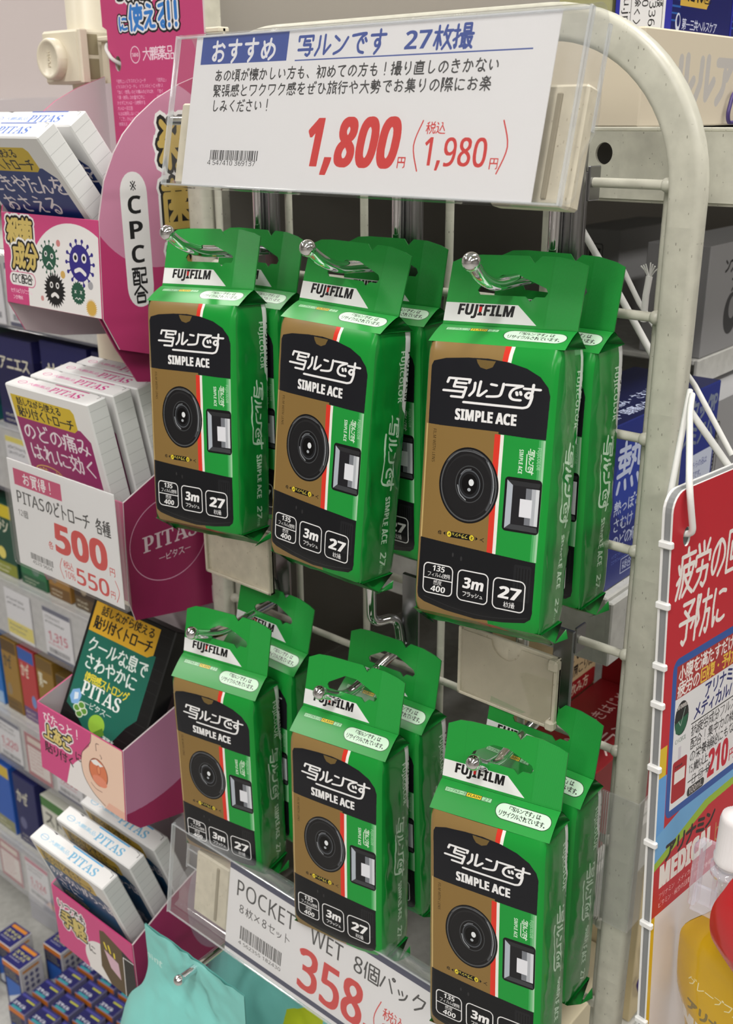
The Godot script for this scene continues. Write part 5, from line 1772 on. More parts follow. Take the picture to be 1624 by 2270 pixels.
func sign_holder(called_for: String, at: Vector3, lean: float, width: float, height: float, clips: Array) -> Node3D:
	var t := thing("sign_holder", called_for, "sign holder", at, Vector3(lean, 0, 0), "clear sign holders")
	var prof := [[0.0010, 0.0], [0.0010, height], [-0.0060, height + 0.0030], [-0.0120, height - 0.0040], [-0.0105, height - 0.016], [-0.0140, height - 0.026], [-0.0150, height - 0.036], [-0.0070, 0.018], [-0.0080, 0.004], [-0.0040, 0.0020]]
	part(t, "front_sheet", box(Vector3(width, height, 0.0010), M.clear, {}, 0.0003), Vector3(0, 0, 0.0016))
	part(t, "back_profile", folded_sheet(prof.slice(1), width, 0.0010, clear_plastic(0.07, Color(0.80, 0.82, 0.84))))
	part(t, "foot_ledge", box(Vector3(width, 0.0014, 0.0056), M.clear, {}, 0.0004), Vector3(0, -0.0004, -0.0012))
	var rim := clear_plastic(0.34, Color(0.86, 0.88, 0.90))
	for x in [-width / 2 + 0.0005, width / 2 - 0.0005]:
		part(t, "edge_rim", box(Vector3(0.0009, height, 0.0030), rim, {}, 0.0003), Vector3(x, 0, 0.0010))
		part(t, "edge_rim", box(Vector3(0.0009, height * 0.55, 0.0022), rim, {}, 0.0003), Vector3(x, height * 0.42, -0.0125))
	for y in [height - 0.0012, height * 0.62, height * 0.44, 0.0]:
		part(t, "edge_rim", box(Vector3(width, 0.0008, 0.0010), rim, {}, 0.0003), Vector3(0, y, 0.0012 if y == 0.0 or y > height - 0.01 else -0.0125))
	for c in clips:
		var o := part(t, "clip_plate", box(Vector3(c[1], c[2], 0.0075), M.plate, {}, 0.0010), Vector3(c[0], c[3], -0.0090))
		part(o, "groove", box(Vector3(0.0022, c[2] - 0.006, 0.0020), mat(c8(150, 142, 122), 0.6), {}, 0.0004), Vector3(c[1] * 0.18, 0.003, 0.0036))
	return t

func big_sign() -> void:
	var lean := -13.3
	var at := Vector3(-0.2978, 1.3204, 0.0850)
	sign_holder("clear acrylic sign holder across the top of the wire rack", at, lean, 0.2118, 0.0652, [[0.0890, 0.0330, 0.0420, 0.0000], [-0.0960, 0.0200, 0.0360, 0.0020]])
	var paper := printed(sign_paper(), 0.7)
	var t := single("price_card", box(Vector3(0.187, 0.0643, 0.0004), mat(c8(226, 226, 229), 0.7), {"front": paper}, 0.0001), "white price card reading 1,800 yen in red above the film packs", "price card", at, Vector3(lean, 0, 0))
	t.position = at + Basis(Vector3(1, 0, 0), deg_to_rad(lean)) * Vector3(0.0003, 0.0006, 0.0004)

func tissue_sign() -> void:
	var lean := -9.0
	var at := Vector3(-0.3340, 0.8800, 0.0900)
	sign_holder("clear sign holder tilted behind the lowest film packs", at, lean, 0.2180, 0.0620, [[-0.0780, 0.0300, 0.0420, 0.0060]])
	var paper := printed(tissue_paper(), 0.7)
	var t := single("price_card", box(Vector3(0.187, 0.060, 0.0004), mat(c8(226, 226, 229), 0.7), {"front": paper}, 0.0001), "white price card reading 358 in red behind the lowest film packs", "price card", at, Vector3(lean, 0, 0))
	t.position = at + Basis(Vector3(1, 0, 0), deg_to_rad(lean)) * Vector3(0.0365, 0.0006, 0.0004)

# ------------------------------------------------------------------ cardboard lozenge display
const DX0 := -0.5850
const DX1 := -0.4900
const DZ := -0.0210
func side_panel(t: Node3D, called: String, zy: Array, x: float, front: Material, back: Material, rect: Rect2) -> void:
	var o := PackedVector2Array()
	for i in range(0, zy.size(), 2):
		o.append(Vector2(-zy[i], zy[i + 1]))
	part(t, called, cut_sheet(o, 0.0012, front, back, rect), Vector3(x, 0, 0), Vector3(0, 90, 0))

func lozenge_display() -> void:
	var t := thing("cardboard_display", "pink four-tier cardboard lozenge display hanging left of the rack", "display", Vector3.ZERO)
	var inner: Material = M.card_back
	var pink := mat(c8(190, 62, 116), 0.45)
	var deep := mat(c8(150, 38, 88), 0.45)
	var hp := printed(header_print(), 0.45)
	var hx0 := -0.5758
	var ho := outline([hx0, 1.318, -0.4872, 1.318, -0.4872, 1.4464, hx0 - 0.004, 1.4464, hx0 - 0.004, 1.402, hx0, 1.4])
	var eye := PackedVector2Array()
	for i in 16:
		eye.append(Vector2(-0.5672 + 0.0030 * cos(TAU * i / 16), 1.3808 + 0.0044 * sin(TAU * i / 16)))
	part(t, "header_card", cut_sheet(ho, 0.0012, hp, inner, Rect2(hx0, 1.318, 0.0886, 0.1284), [eye]), Vector3(0, 0, DZ + 0.0016))
	part(t, "back_panel", box(Vector3(DX1 - DX0, 0.62, 0.0012), inner, {}, 0.0003), Vector3((DX0 + DX1) / 2, 0.75, DZ - 0.0003))
	# top tier
	var s1 := [-0.0210, 1.3740, 0.0000, 1.3672, 0.0170, 1.3595, 0.0314, 1.3500, 0.0410, 1.3415, 0.0483, 1.3320, 0.0560, 1.3180, 0.0615, 1.2983, 0.0646, 1.2452, 0.0553, 1.2267, 0.0300, 1.2195, -0.0210, 1.2130]
	side_panel(t, "side_panel", s1, DX1, printed(top_side_print(), 0.45), inner, Rect2(-0.065, 1.213, 0.086, 0.161))
	side_panel(t, "side_panel", s1, DX0, inner, pink, Rect2(0, 0, 1, 1))
	var mid := (DX0 + DX1) / 2
	var wide := DX1 - DX0
	front_panel(t, germ_print(), pink, Vector3(mid, 1.2452, 0.0646), 1.2983 - 1.2452, -3.3)
	tray_floor(t, 1.2452, 0.0640, inner)
	# second tier
	var s2 := [-0.0210, 1.1630, -0.0095, 1.1627, 0.0378, 1.1473, 0.0629, 1.1360, 0.0654, 1.0719, 0.0616, 1.0582, 0.0200, 1.0500, -0.0210, 1.0450]
	side_panel(t, "side_panel", s2, DX1, printed(maker_side_print(), 0.45), inner, Rect2(-0.0654, 1.045, 0.0864, 0.118))
	side_panel(t, "side_panel", s2, DX0, inner, deep, Rect2(0, 0, 1, 1))
	part(t, "front_panel", box(Vector3(wide, 0.0641, 0.0012), pink, {}, 0.0003), Vector3(mid, 1.0719, 0.0648), Vector3(-2.2, 0, 0))
	tray_floor(t, 1.0719, 0.0640, inner)
	# third tier
	var s3s := sheet(100, 100, 4, c8(160, 40, 92))
	s3s.oval(14, 10, 76, 62, c8(192, 128, 166), 60)
	var s3 := [-0.0210, 1.0010, 0.0000, 0.9970, 0.0338, 0.9859, 0.0805, 0.9728, 0.0832, 0.9209, 0.0733, 0.9098, 0.0373, 0.9018, -0.0210, 0.8950]
	side_panel(t, "side_panel", s3, DX1, printed(s3s, 0.45), inner, Rect2(-0.0832, 0.895, 0.1042, 0.106))
	side_panel(t, "side_panel", s3, DX0, inner, pink, Rect2(0, 0, 1, 1))
	front_panel(t, mouth_print(), pink, Vector3(mid, 0.9209, 0.0832), 0.0519, -3.0)
	tray_floor(t, 0.9209, 0.0820, inner)
	# black fold-up card behind the third tier
	# lowest tier
	var s4 := [-0.0210, 0.8620, 0.0200, 0.8520, 0.0537, 0.8394, 0.0887, 0.8225, 0.0878, 0.7678, 0.0500, 0.7550, -0.0210, 0.7500]
	var s4s := sheet(100, 100, 4, c8(168, 42, 98))
	s4s.oval(74, 40, 30, 44, c8(176, 132, 158), 40)
	side_panel(t, "side_panel", s4, DX1, printed(s4s, 0.45), inner, Rect2(-0.0887, 0.75, 0.1097, 0.112))
	side_panel(t, "side_panel", s4, DX0, inner, pink, Rect2(0, 0, 1, 1))
	front_panel(t, pocket_print(), pink, Vector3(mid, 0.7678, 0.0878), 0.0547, 1.0)
	tray_floor(t, 0.7678, 0.0870, inner)
	# flap hanging under the top tier
	var fl := [0.0600, 1.2440, 0.0646, 1.2452, 0.0553, 1.2267, 0.0420, 1.2050, 0.0260, 1.2020, 0.0240, 1.2190]
	side_panel(t, "flap", fl, DX1 - 0.004, deep, deep, Rect2(0, 0, 1, 1))
	lozenge_boxes()

func front_panel(t: Node3D, s: Sheet, edge: Material, foot: Vector3, h: float, lean: float) -> void:
	part(t, "front_panel", box(Vector3(DX1 - DX0, h, 0.0012), edge, {"front": printed(s, 0.45)}, 0.0003), foot, Vector3(lean, 0, 0))

func tray_floor(t: Node3D, y: float, z: float, m: Material) -> void:
	part(t, "tray_floor", box(Vector3(DX1 - DX0 - 0.003, 0.0010, z - DZ - 0.004), m, {}, 0.0003), Vector3((DX0 + DX1) / 2, y, (z + DZ) / 2))

func lozenge_boxes() -> void:
	var edge := printed(lozenge_edge(), 0.4)
	var white := mat(c8(226, 227, 228), 0.4)
	var kinds := {
		"blue": [lozenge_front(c8(28, 52, 118), "", ["せきやたんを", "おさえる"], c8(204, 176, 52)), lozenge_top(c8(58, 104, 190), c8(44, 84, 170))],
		"magenta": [lozenge_front(c8(150, 40, 104), "", ["のどの痛み", "はれに効く"], c8(206, 178, 44)), lozenge_top(c8(206, 60, 140), c8(190, 60, 130))],
		"sky": [lozenge_front(c8(20, 78, 120), "", ["のどのいがらっぽ", "さに"], c8(196, 164, 56)), lozenge_top(c8(112, 178, 216), c8(66, 160, 216))],
	}
	var mats := {}
	for k in kinds:
		mats[k] = [printed(kinds[k][0], 0.35), printed(kinds[k][1], 0.35)]
	var w := 0.0860
	var h := 0.1000
	var th := 0.0138
	var spots := [
		["blue", 1.3406, 0.0865, 34.0, "front one of two blue and white lozenge boxes in the top tier", 0.0], ["blue", 1.3462, 0.0660, 34.0, "rear one of two blue and white lozenge boxes in the top tier", 0.0],
		["magenta", 1.1958, 0.0727, 10.0, "foremost magenta lozenge box in the second tier behind the 500 card", 0.0], ["magenta", 1.1975, 0.0546, 10.0, "second magenta lozenge box from the front of its tier", 0.0],
		["magenta", 1.1985, 0.0370, 10.0, "third magenta lozenge box from the front of its tier", 0.0], ["magenta", 1.1995, 0.0200, 10.0, "rearmost magenta lozenge box, mostly hidden by the film pack", 0.0],
		["sky", 0.8693, 0.0994, 18.0, "foremost pale blue lettered lozenge box in the lowest tier", 0.0], ["sky", 0.8722, 0.0770, 18.0, "middle pale blue lettered lozenge box in the lowest tier", 0.0],
		["sky", 0.8745, 0.0560, 18.0, "rearmost pale blue lettered lozenge box in the lowest tier", 0.0]]
	var shapes := {}
	for k in mats:
		shapes[k] = box(Vector3(w, h, th), white, {"front": mats[k][0], "top": mats[k][1], "right": edge}, 0.0008)
	for s in spots:
		var b := Basis(Vector3(1, 0, 0), deg_to_rad(s[3]))
		var top := Vector3(-0.5450, s[1], s[2])
		var o := single("lozenge_box", shapes[s[0]], s[4], "box", top - b * Vector3(0, h, th / 2), Vector3(s[3], 0, 0), "lozenge boxes in the pink display")
	# black and green box leaning back in the third tier
	var bl := mat(c8(20, 21, 22), 0.35)
	var b := Basis(Vector3(1, 0, 0), deg_to_rad(-27.0))
	var o := single("lozenge_box", box(Vector3(0.088, 0.098, 0.014), bl, {"front": printed(mint_front(), 0.35)}, 0.0008), "black lozenge box with a green label leaning back in the third tier", "box", Vector3(-0.5400, 1.0340, 0.0260) - b * Vector3(0, 0.098, 0.007), Vector3(-27.0, 0, 0), "lozenge boxes in the pink display")
	# price card in its clear sleeve
	var pc := printed(lozenge_price(), 0.65)
	var card := single("price_card", box(Vector3(0.1085, 0.0712, 0.0005), mat(c8(226, 226, 228), 0.7), {"front": pc}, 0.0001), "white price card reading 500 in red on the pink display", "price card", Vector3(-0.5208, 1.0815, 0.0850), Vector3(0, 0, 0))
	var sl := PackedVector2Array()
	for q in [[0.0560, 0.0700, 0.0], [-0.0560, 0.0700, PI / 2], [-0.0560, 0.0050, PI], [0.0560, 0.0050, PI * 1.5]]:
		for i in 6:
			var a: float = q[2] + PI / 2 * i / 5
			sl.append(Vector2(q[0] + 0.0035 * cos(a), q[1] + 0.0035 * sin(a)))
	var sleeve := thing("card_sleeve", "clear plastic sleeve around the 500 price card", "card sleeve", Vector3(-0.5208, 1.0790, 0.0850))
	part(sleeve, "front_sheet", cut_sheet(sl, 0.0006, M.clear, M.clear, Rect2(0, 0, 1, 1)), Vector3(0, 0, 0.0010))
	part(sleeve, "back_sheet", cut_sheet(sl, 0.0006, M.clear, M.clear, Rect2(0, 0, 1, 1)), Vector3(0, 0, -0.0010))

# ------------------------------------------------------------------ pole and clamp at the upper left
func support_pole() -> void:
	var c := mat(c8(222, 214, 194), 0.35)
	var t := thing("support_pole", "cream round pole behind the pink header card", "pole", Vector3(-0.6062, 0, -0.0300))
	part(t, "pole", lathe([Vector2(0.0, 0.0), Vector2(0.0150, 0.0), Vector2(0.0150, 2.0), Vector2(0.0, 2.0)], c, 32))
	var k := thing("pole_clamp", "cream plastic clamp with a round push knob on the pole", "clamp", Vector3(-0.6062, 1.3700, -0.0300))
	part(k, "collar", box(Vector3(0.0380, 0.0310, 0.0360), c, {}, 0.0015), Vector3(-0.0030, 0, 0.0050))
	for y in [0.0025, 0.0165]:
		part(k, "pocket", box(Vector3(0.0012, 0.0120, 0.0120), mat(c8(150, 140, 112), 0.6), {}, 0.0004), Vector3(0.0156, y, 0.0140))
	part(k, "rib", box(Vector3(0.0030, 0.0310, 0.0060), c, {}, 0.0008), Vector3(0.0172, 0, 0.0200))
	var knob := part(k, "push_knob", lathe([Vector2(0.0, 0.0), Vector2(0.0118, 0.0), Vector2(0.0122, 0.0016), Vector2(0.0122, 0.0070), Vector2(0.0112, 0.0086), Vector2(0.0098, 0.0082), Vector2(0.0090, 0.0072), Vector2(0.0, 0.0070)], c, 40), Vector3(-0.0080, 0.0145, 0.0210), Vector3(90, 0, 0))
	var f := SystemFont.new()
	f.font_names = PackedStringArray(["Droid Sans"])
	var tm := TextMesh.new()
	tm.font = f
	tm.font_size = 32
	tm.pixel_size = 0.00012
	tm.depth = 0.0006
	tm.text = "PUSH"
	tm.material = c
	part(knob, "lettering", tm, Vector3(0, 0.0072, 0), Vector3(-90, 90, 0))
	var hole := PackedVector2Array()
	for i in 20:
		hole.append(Vector2(0.0410 + 0.0032 * cos(TAU * i / 20), 0.0130 + 0.0044 * sin(TAU * i / 20)))
	part(k, "cross_rail", cut_sheet(outline([0.0180, -0.004, 0.130, -0.004, 0.130, 0.0262, 0.0180, 0.0262]), 0.0016, c, c, Rect2(0, 0, 1, 1), [hole]), Vector3(0, 0, 0.0060))
	part(k, "rail_lip", box(Vector3(0.112, 0.0030, 0.0080), c, {}, 0.0010), Vector3(0.0740, 0.0240, 0.0060))

# ------------------------------------------------------------------ goods on the gondola behind the rack
func gondola_goods() -> void:
	# cream tray carton with grey lettering
	var cs := sheet(420, 44.5, 3.6, c8(214, 203, 182))
	cs.jp("ルルアタック", 33, 9, 25, 5.2, c8(190, 186, 182), 1.0)
	single("tray_carton", box(Vector3(0.280, 0.0445, 0.420), mat(c8(214, 203, 182), 0.6), {"right": printed(cs, 0.6)}, 0.0008), "long cream tray carton with grey lettering on the top shelf", "carton", Vector3(-0.390, 1.3442, -0.292))
	# navy tablet boxes standing in it
	var navy := mat(c8(38, 42, 150), 0.35)
	var fs := sheet(75, 60, 7, c8(22, 28, 96))
	for i in 16:
		fs.rect(0, 2 + i * 3.4, 10, 0.9, c8(40, 92, 170))
	fs.poly([9, 8, 54, 8, 44, 44.0, 9, 44.0], c8(206, 170, 74))
	fs.rect(0, 0, 0.01, 0.01, navy.albedo_color)
	fs.poly([9, 30, 52, 30, 42, 46, 9, 46], c8(206, 170, 74))
	fs.jp("錠剤", 13, 31, 12, 1.7, INK, 0.95)
	fs.latin_fit("1", 36.5, 38, 43, 6, INK, "Droid Sans", false)
	fs.jp("回", 38.4, 37.4, 6, 0.6, INK)
	fs.latin_fit("3", 44.6, 47, 43, 6, INK, "Droid Sans", false)
	fs.oval(8, 54, 3, 4.4, c8(200, 206, 224))
	fs.oval(8.4, 53.4, 1.8, 2.8, c8(22, 28, 96))
	fs.jp("第一三共ヘルスケア", 13, 52, 5.2, 0.6, c8(190, 196, 220), 0.95)
	var ws := sheet(45, 60, 8, c8(214, 216, 222))
	ws.rect(0, 0, 3.2, 60, c8(36, 40, 150))
	ws.rect(41, 0, 4, 60, c8(36, 40, 150))
	ws.rect(12.5, 0, 0.4, 60, INK)
	ws.rect(38.5, 0, 0.4, 60, INK)
	ws.t = Transform2D(PI / 2, Vector2(9.5, 14))
	ws.latin("www.lulu.jp", 0, 3, 5.4, INK, "Droid Sans", false)
	ws.t = Transform2D(PI / 2, Vector2(18.5, 26))
	ws.jp("祝日を除く)", 0, -2, 5.0, 0.55, INK)
	ws.t = Transform2D(PI / 2, Vector2(24.5, 14))
	ws.latin("9:00-17:00", 0, 3, 5.0, INK, "Droid Sans", false)
	ws.t = Transform2D(PI / 2, Vector2(30.5, 22))
	ws.latin("0120-337-336", -12, 3, 5.4, INK, "Droid Sans", false)
	ws.t = Transform2D(PI / 2, Vector2(36.5, 22))
	ws.jp("お客様相談", 0, -2, 5.0, 0.55, INK)
	ws.t = Transform2D.IDENTITY
	var bm := box(Vector3(0.032, 0.060, 0.075), navy, {"right": printed(fs, 0.3), "front": printed(ws, 0.4)}, 0.0006)
	single("tablet_box", bm, "navy tablet box with a gold label and white side above the cream carton", "box", Vector3(-0.2800, 1.3880, -0.1735), Vector3.ZERO, "navy tablet boxes")
	single("tablet_box", bm, "second navy tablet box at the right edge behind the first", "box", Vector3(-0.2800, 1.3880, -0.2500), Vector3.ZERO, "navy tablet boxes")
	single("tablet_box", box(Vector3(0.032, 0.060, 0.075), mat(c8(150, 150, 110), 0.5), {}, 0.0006), "olive box beside the navy tablet box above the cream carton", "box", Vector3(-0.3140, 1.3880, -0.1735), Vector3.ZERO)
	# blue cold medicine display box
	var bs := sheet(137, 98, 7, c8(30, 46, 130))
	bs.oval(26, 36, 24, 26, c8(38, 62, 160), 40)
	var pale := c8(196, 206, 232)
	bs.jp("熱", 4, 11, 30, 2.8, pale)
	bs.jp("熱っぽさ", 4, 45, 8.6, 0.9, pale, 0.95)
	bs.jp("さむけ・頭痛", 4, 55.5, 8.6, 0.9, pale, 0.95)
	bs.jp("のどの痛み", 4, 66, 8.6, 0.9, pale, 0.9)
	bs.small_print(6, 78, 44, 2, 3.6, c8(80, 100, 180), 4)
	bs.lines([18, 84, 44, 84, 44, 93, 18, 93, 18, 84], 0.5, pale)
	bs.jp("総合かぜ", 20, 85.6, 5.6, 0.5, pale)
	bs.jp("ルルアタック", 60, 6, 13, 2.2, c8(120, 130, 150), 0.9)
	bs.latin_fit("IP", 124, 135, 18, 11, c8(120, 130, 150), "Droid Sans", true)
	bs.jp("プレミアム", 72, 22, 13, 2.2, c8(110, 120, 140), 0.92)
	bs.rect(98, 42, 37, 50, c8(196, 204, 224))
	bs.jp("こちらの品は", 101, 47, 4.6, 0.4, c8(60, 70, 140), 0.98)
	bs.jp("空箱です。", 101, 54, 4.6, 0.4, c8(60, 70, 140), 0.98)
	bs.jp("お買上のお客様は", 101, 61, 4.6, 0.4, c8(60, 70, 140), 0.9)
	bs.small_print(101, 68, 30, 3, 6, c8(60, 70, 140), 9)
	var ts := sheet(60, 137, 4, c8(18, 24, 66))
	ts.t = Transform2D(-PI / 2, Vector2(34, 130))
	ts.jp("のどの痛み・さむけに", 0, 0, 9, 0.9, pale)
	ts.jp("熱・頭痛のかぜに", 0, 12, 9, 0.9, pale)
	ts.t = Transform2D.IDENTITY
	single("medicine_box", box(Vector3(0.060, 0.098, 0.137), mat(c8(24, 36, 104), 0.35), {"right": printed(bs, 0.35), "top": printed(ts, 0.35)}, 0.0006), "large blue cold medicine box between rack and frame tube", "box", Vector3(-0.2800, 1.0958, -0.1540))
	# grey display dummies
	var gs := sheet(45, 75, 6, c8(150, 150, 152))
	gs.round_frame(16, 12, 14, 56, 2, 0.8, INK)
	gs.jp("陳列用空箱", 18, 15, 10, 1.4, INK, 1.02, 1.0, 0.0, true)
	var gr := sheet(150, 75, 4, c8(146, 146, 148))
	gr.jp("ンブロックし", 26, 10, 10, 1.7, INK, 0.9)
	gr.jp("アズミ", 40, 24, 10, 1.7, INK, 0.9)
	gr.oval(44, 50, 12, 15, c8(60, 60, 62))
	gr.oval(46, 46, 6, 8, c8(130, 130, 132))
	gr.small_print(70, 46, 60, 4, 6, c8(70, 70, 72), 6)
	var grey := mat(c8(150, 150, 152), 0.6)
	single("empty_box", box(Vector3(0.045, 0.074, 0.150), grey, {"front": printed(gs, 0.6), "right": printed(gr, 0.6)}, 0.0006), "grey empty display box on the riser, seen past the frame tube", "box", Vector3(-0.3060, 1.1952, -0.340), Vector3.ZERO, "grey empty display boxes")
	single("empty_box", box(Vector3(0.045, 0.070, 0.120), grey, {"front": printed(gs, 0.6)}, 0.0006), "grey empty display box deep in the dark shelf", "box", Vector3(-0.4200, 1.1952, -0.420), Vector3.ZERO, "grey empty display boxes")
	var g2 := sheet(120, 84, 6, c8(140, 140, 142))
	g2.round_frame(8, 16, 16, 62, 2, 0.9, INK)
	g2.jp("陳列用空箱", 10.5, 19, 11, 1.5, INK, 1.02, 1.0, 0.0, true)
	single("empty_box", box(Vector3(0.050, 0.078, 0.120), grey, {"right": printed(g2, 0.6)}, 0.0006), "grey empty display box right of the large blue medicine box", "box", Vector3(-0.2850, 1.0958, -0.2890), Vector3.ZERO, "grey empty display boxes")
	# third shelf: red and tan boxes
	var rt := sheet(60, 110, 6, c8(128, 24, 30))
	rt.t = Transform2D(-PI / 2, Vector2(20, 96))
	rt.jp("かぜのひきはじめ", 0, 0, 11, 1.0, c8(216, 180, 176))
	rt.jp("クラシ", 4, 20, 16, 1.4, c8(216, 190, 186))
	rt.t = Transform2D.IDENTITY
	var red := mat(c8(132, 22, 28), 0.4)
	single("medicine_box", box(Vector3(0.056, 0.064, 0.108), red, {"top": printed(rt, 0.4)}, 0.0006), "dark red medicine box with white lettering on its lid", "box", Vector3(-0.2780, 0.9052, -0.1490))
	var r2 := sheet(80, 95, 5, c8(128, 24, 30))
	r2.jp("さくら", 4, 60, 12, 1.4, c8(200, 190, 186))
	for i in 5:
		r2.lines([30, 40, 44 + 3 * i, 12 + 7 * i], 1.2, c8(206, 170, 80))
	single("medicine_box", box(Vector3(0.056, 0.095, 0.080), red, {"right": printed(r2, 0.4)}, 0.0006), "taller dark red box with gold rays behind the frame tube", "box", Vector3(-0.2780, 0.9052, -0.2440))
	var tn := sheet(60, 125, 5, c8(214, 192, 150))
	tn.rect(0, 0, 60, 18, c8(160, 30, 36))
	tn.jp("飲む方", 6, 4, 11, 1.3, c8(230, 214, 190))
	tn.jp("かぜのひ", 5, 22, 13, 1.4, INK, 0.95)
	tn.jp("頭痛、肩こりに", 5, 38, 8.4, 0.9, INK, 0.86)
	tn.round_rect(18, 50, 44, 14, 6, c8(160, 30, 36))
	tn.jp("飲み方", 24, 52.4, 9, 1.0, c8(230, 214, 190))
	single("medicine_box", box(Vector3(0.050, 0.125, 0.060), mat(c8(206, 184, 142), 0.5), {"right": printed(tn, 0.5)}, 0.0006), "tan medicine box with black lettering behind the dark red lid", "box", Vector3(-0.3340, 0.9052, -0.1700))
	# lower shelves
	var bg := sheet(90, 190, 4, c8(206, 190, 152))
	bg.rect(60, 10, 30, 40, c8(120, 34, 40))
	bg.jp("15", 50, 90, 12, 1.0, INK)
	bg.rect(46, 76, 30, 14, c8(140, 34, 40))
	bg.jp("さくら日", 52, 120, 14, 1.4, c8(70, 56, 48), 1.0, 1.0, 0.0, true)
	single("medicine_box", box(Vector3(0.060, 0.140, 0.090), mat(c8(200, 186, 150), 0.55), {"right": printed(bg, 0.55)}, 0.0006), "tall beige medicine box low behind the frame tube", "box", Vector3(-0.2780, 0.7002, -0.2260))
	single("medicine_box", box(Vector3(0.070, 0.060, 0.100), mat(c8(206, 196, 168), 0.55), {}, 0.0006), "plain cream box on the shelf below the dark red box", "box", Vector3(-0.2900, 0.7002, -0.1290))
	var pt := sheet(60, 50, 5, c8(206, 204, 198))
	pt.rect(30, 8, 24, 34, c8(220, 170, 40))
	pt.jp("ビタ", 4, 10, 11, 1.2, INK)
	single("medicine_box", box(Vector3(0.080, 0.050, 0.080), mat(c8(204, 202, 196), 0.5), {"top": printed(pt, 0.5)}, 0.0006), "white box with a yellow tag at the foot of the frame tube", "box", Vector3(-0.2900, 0.7002, -0.0420 - 0.0080))

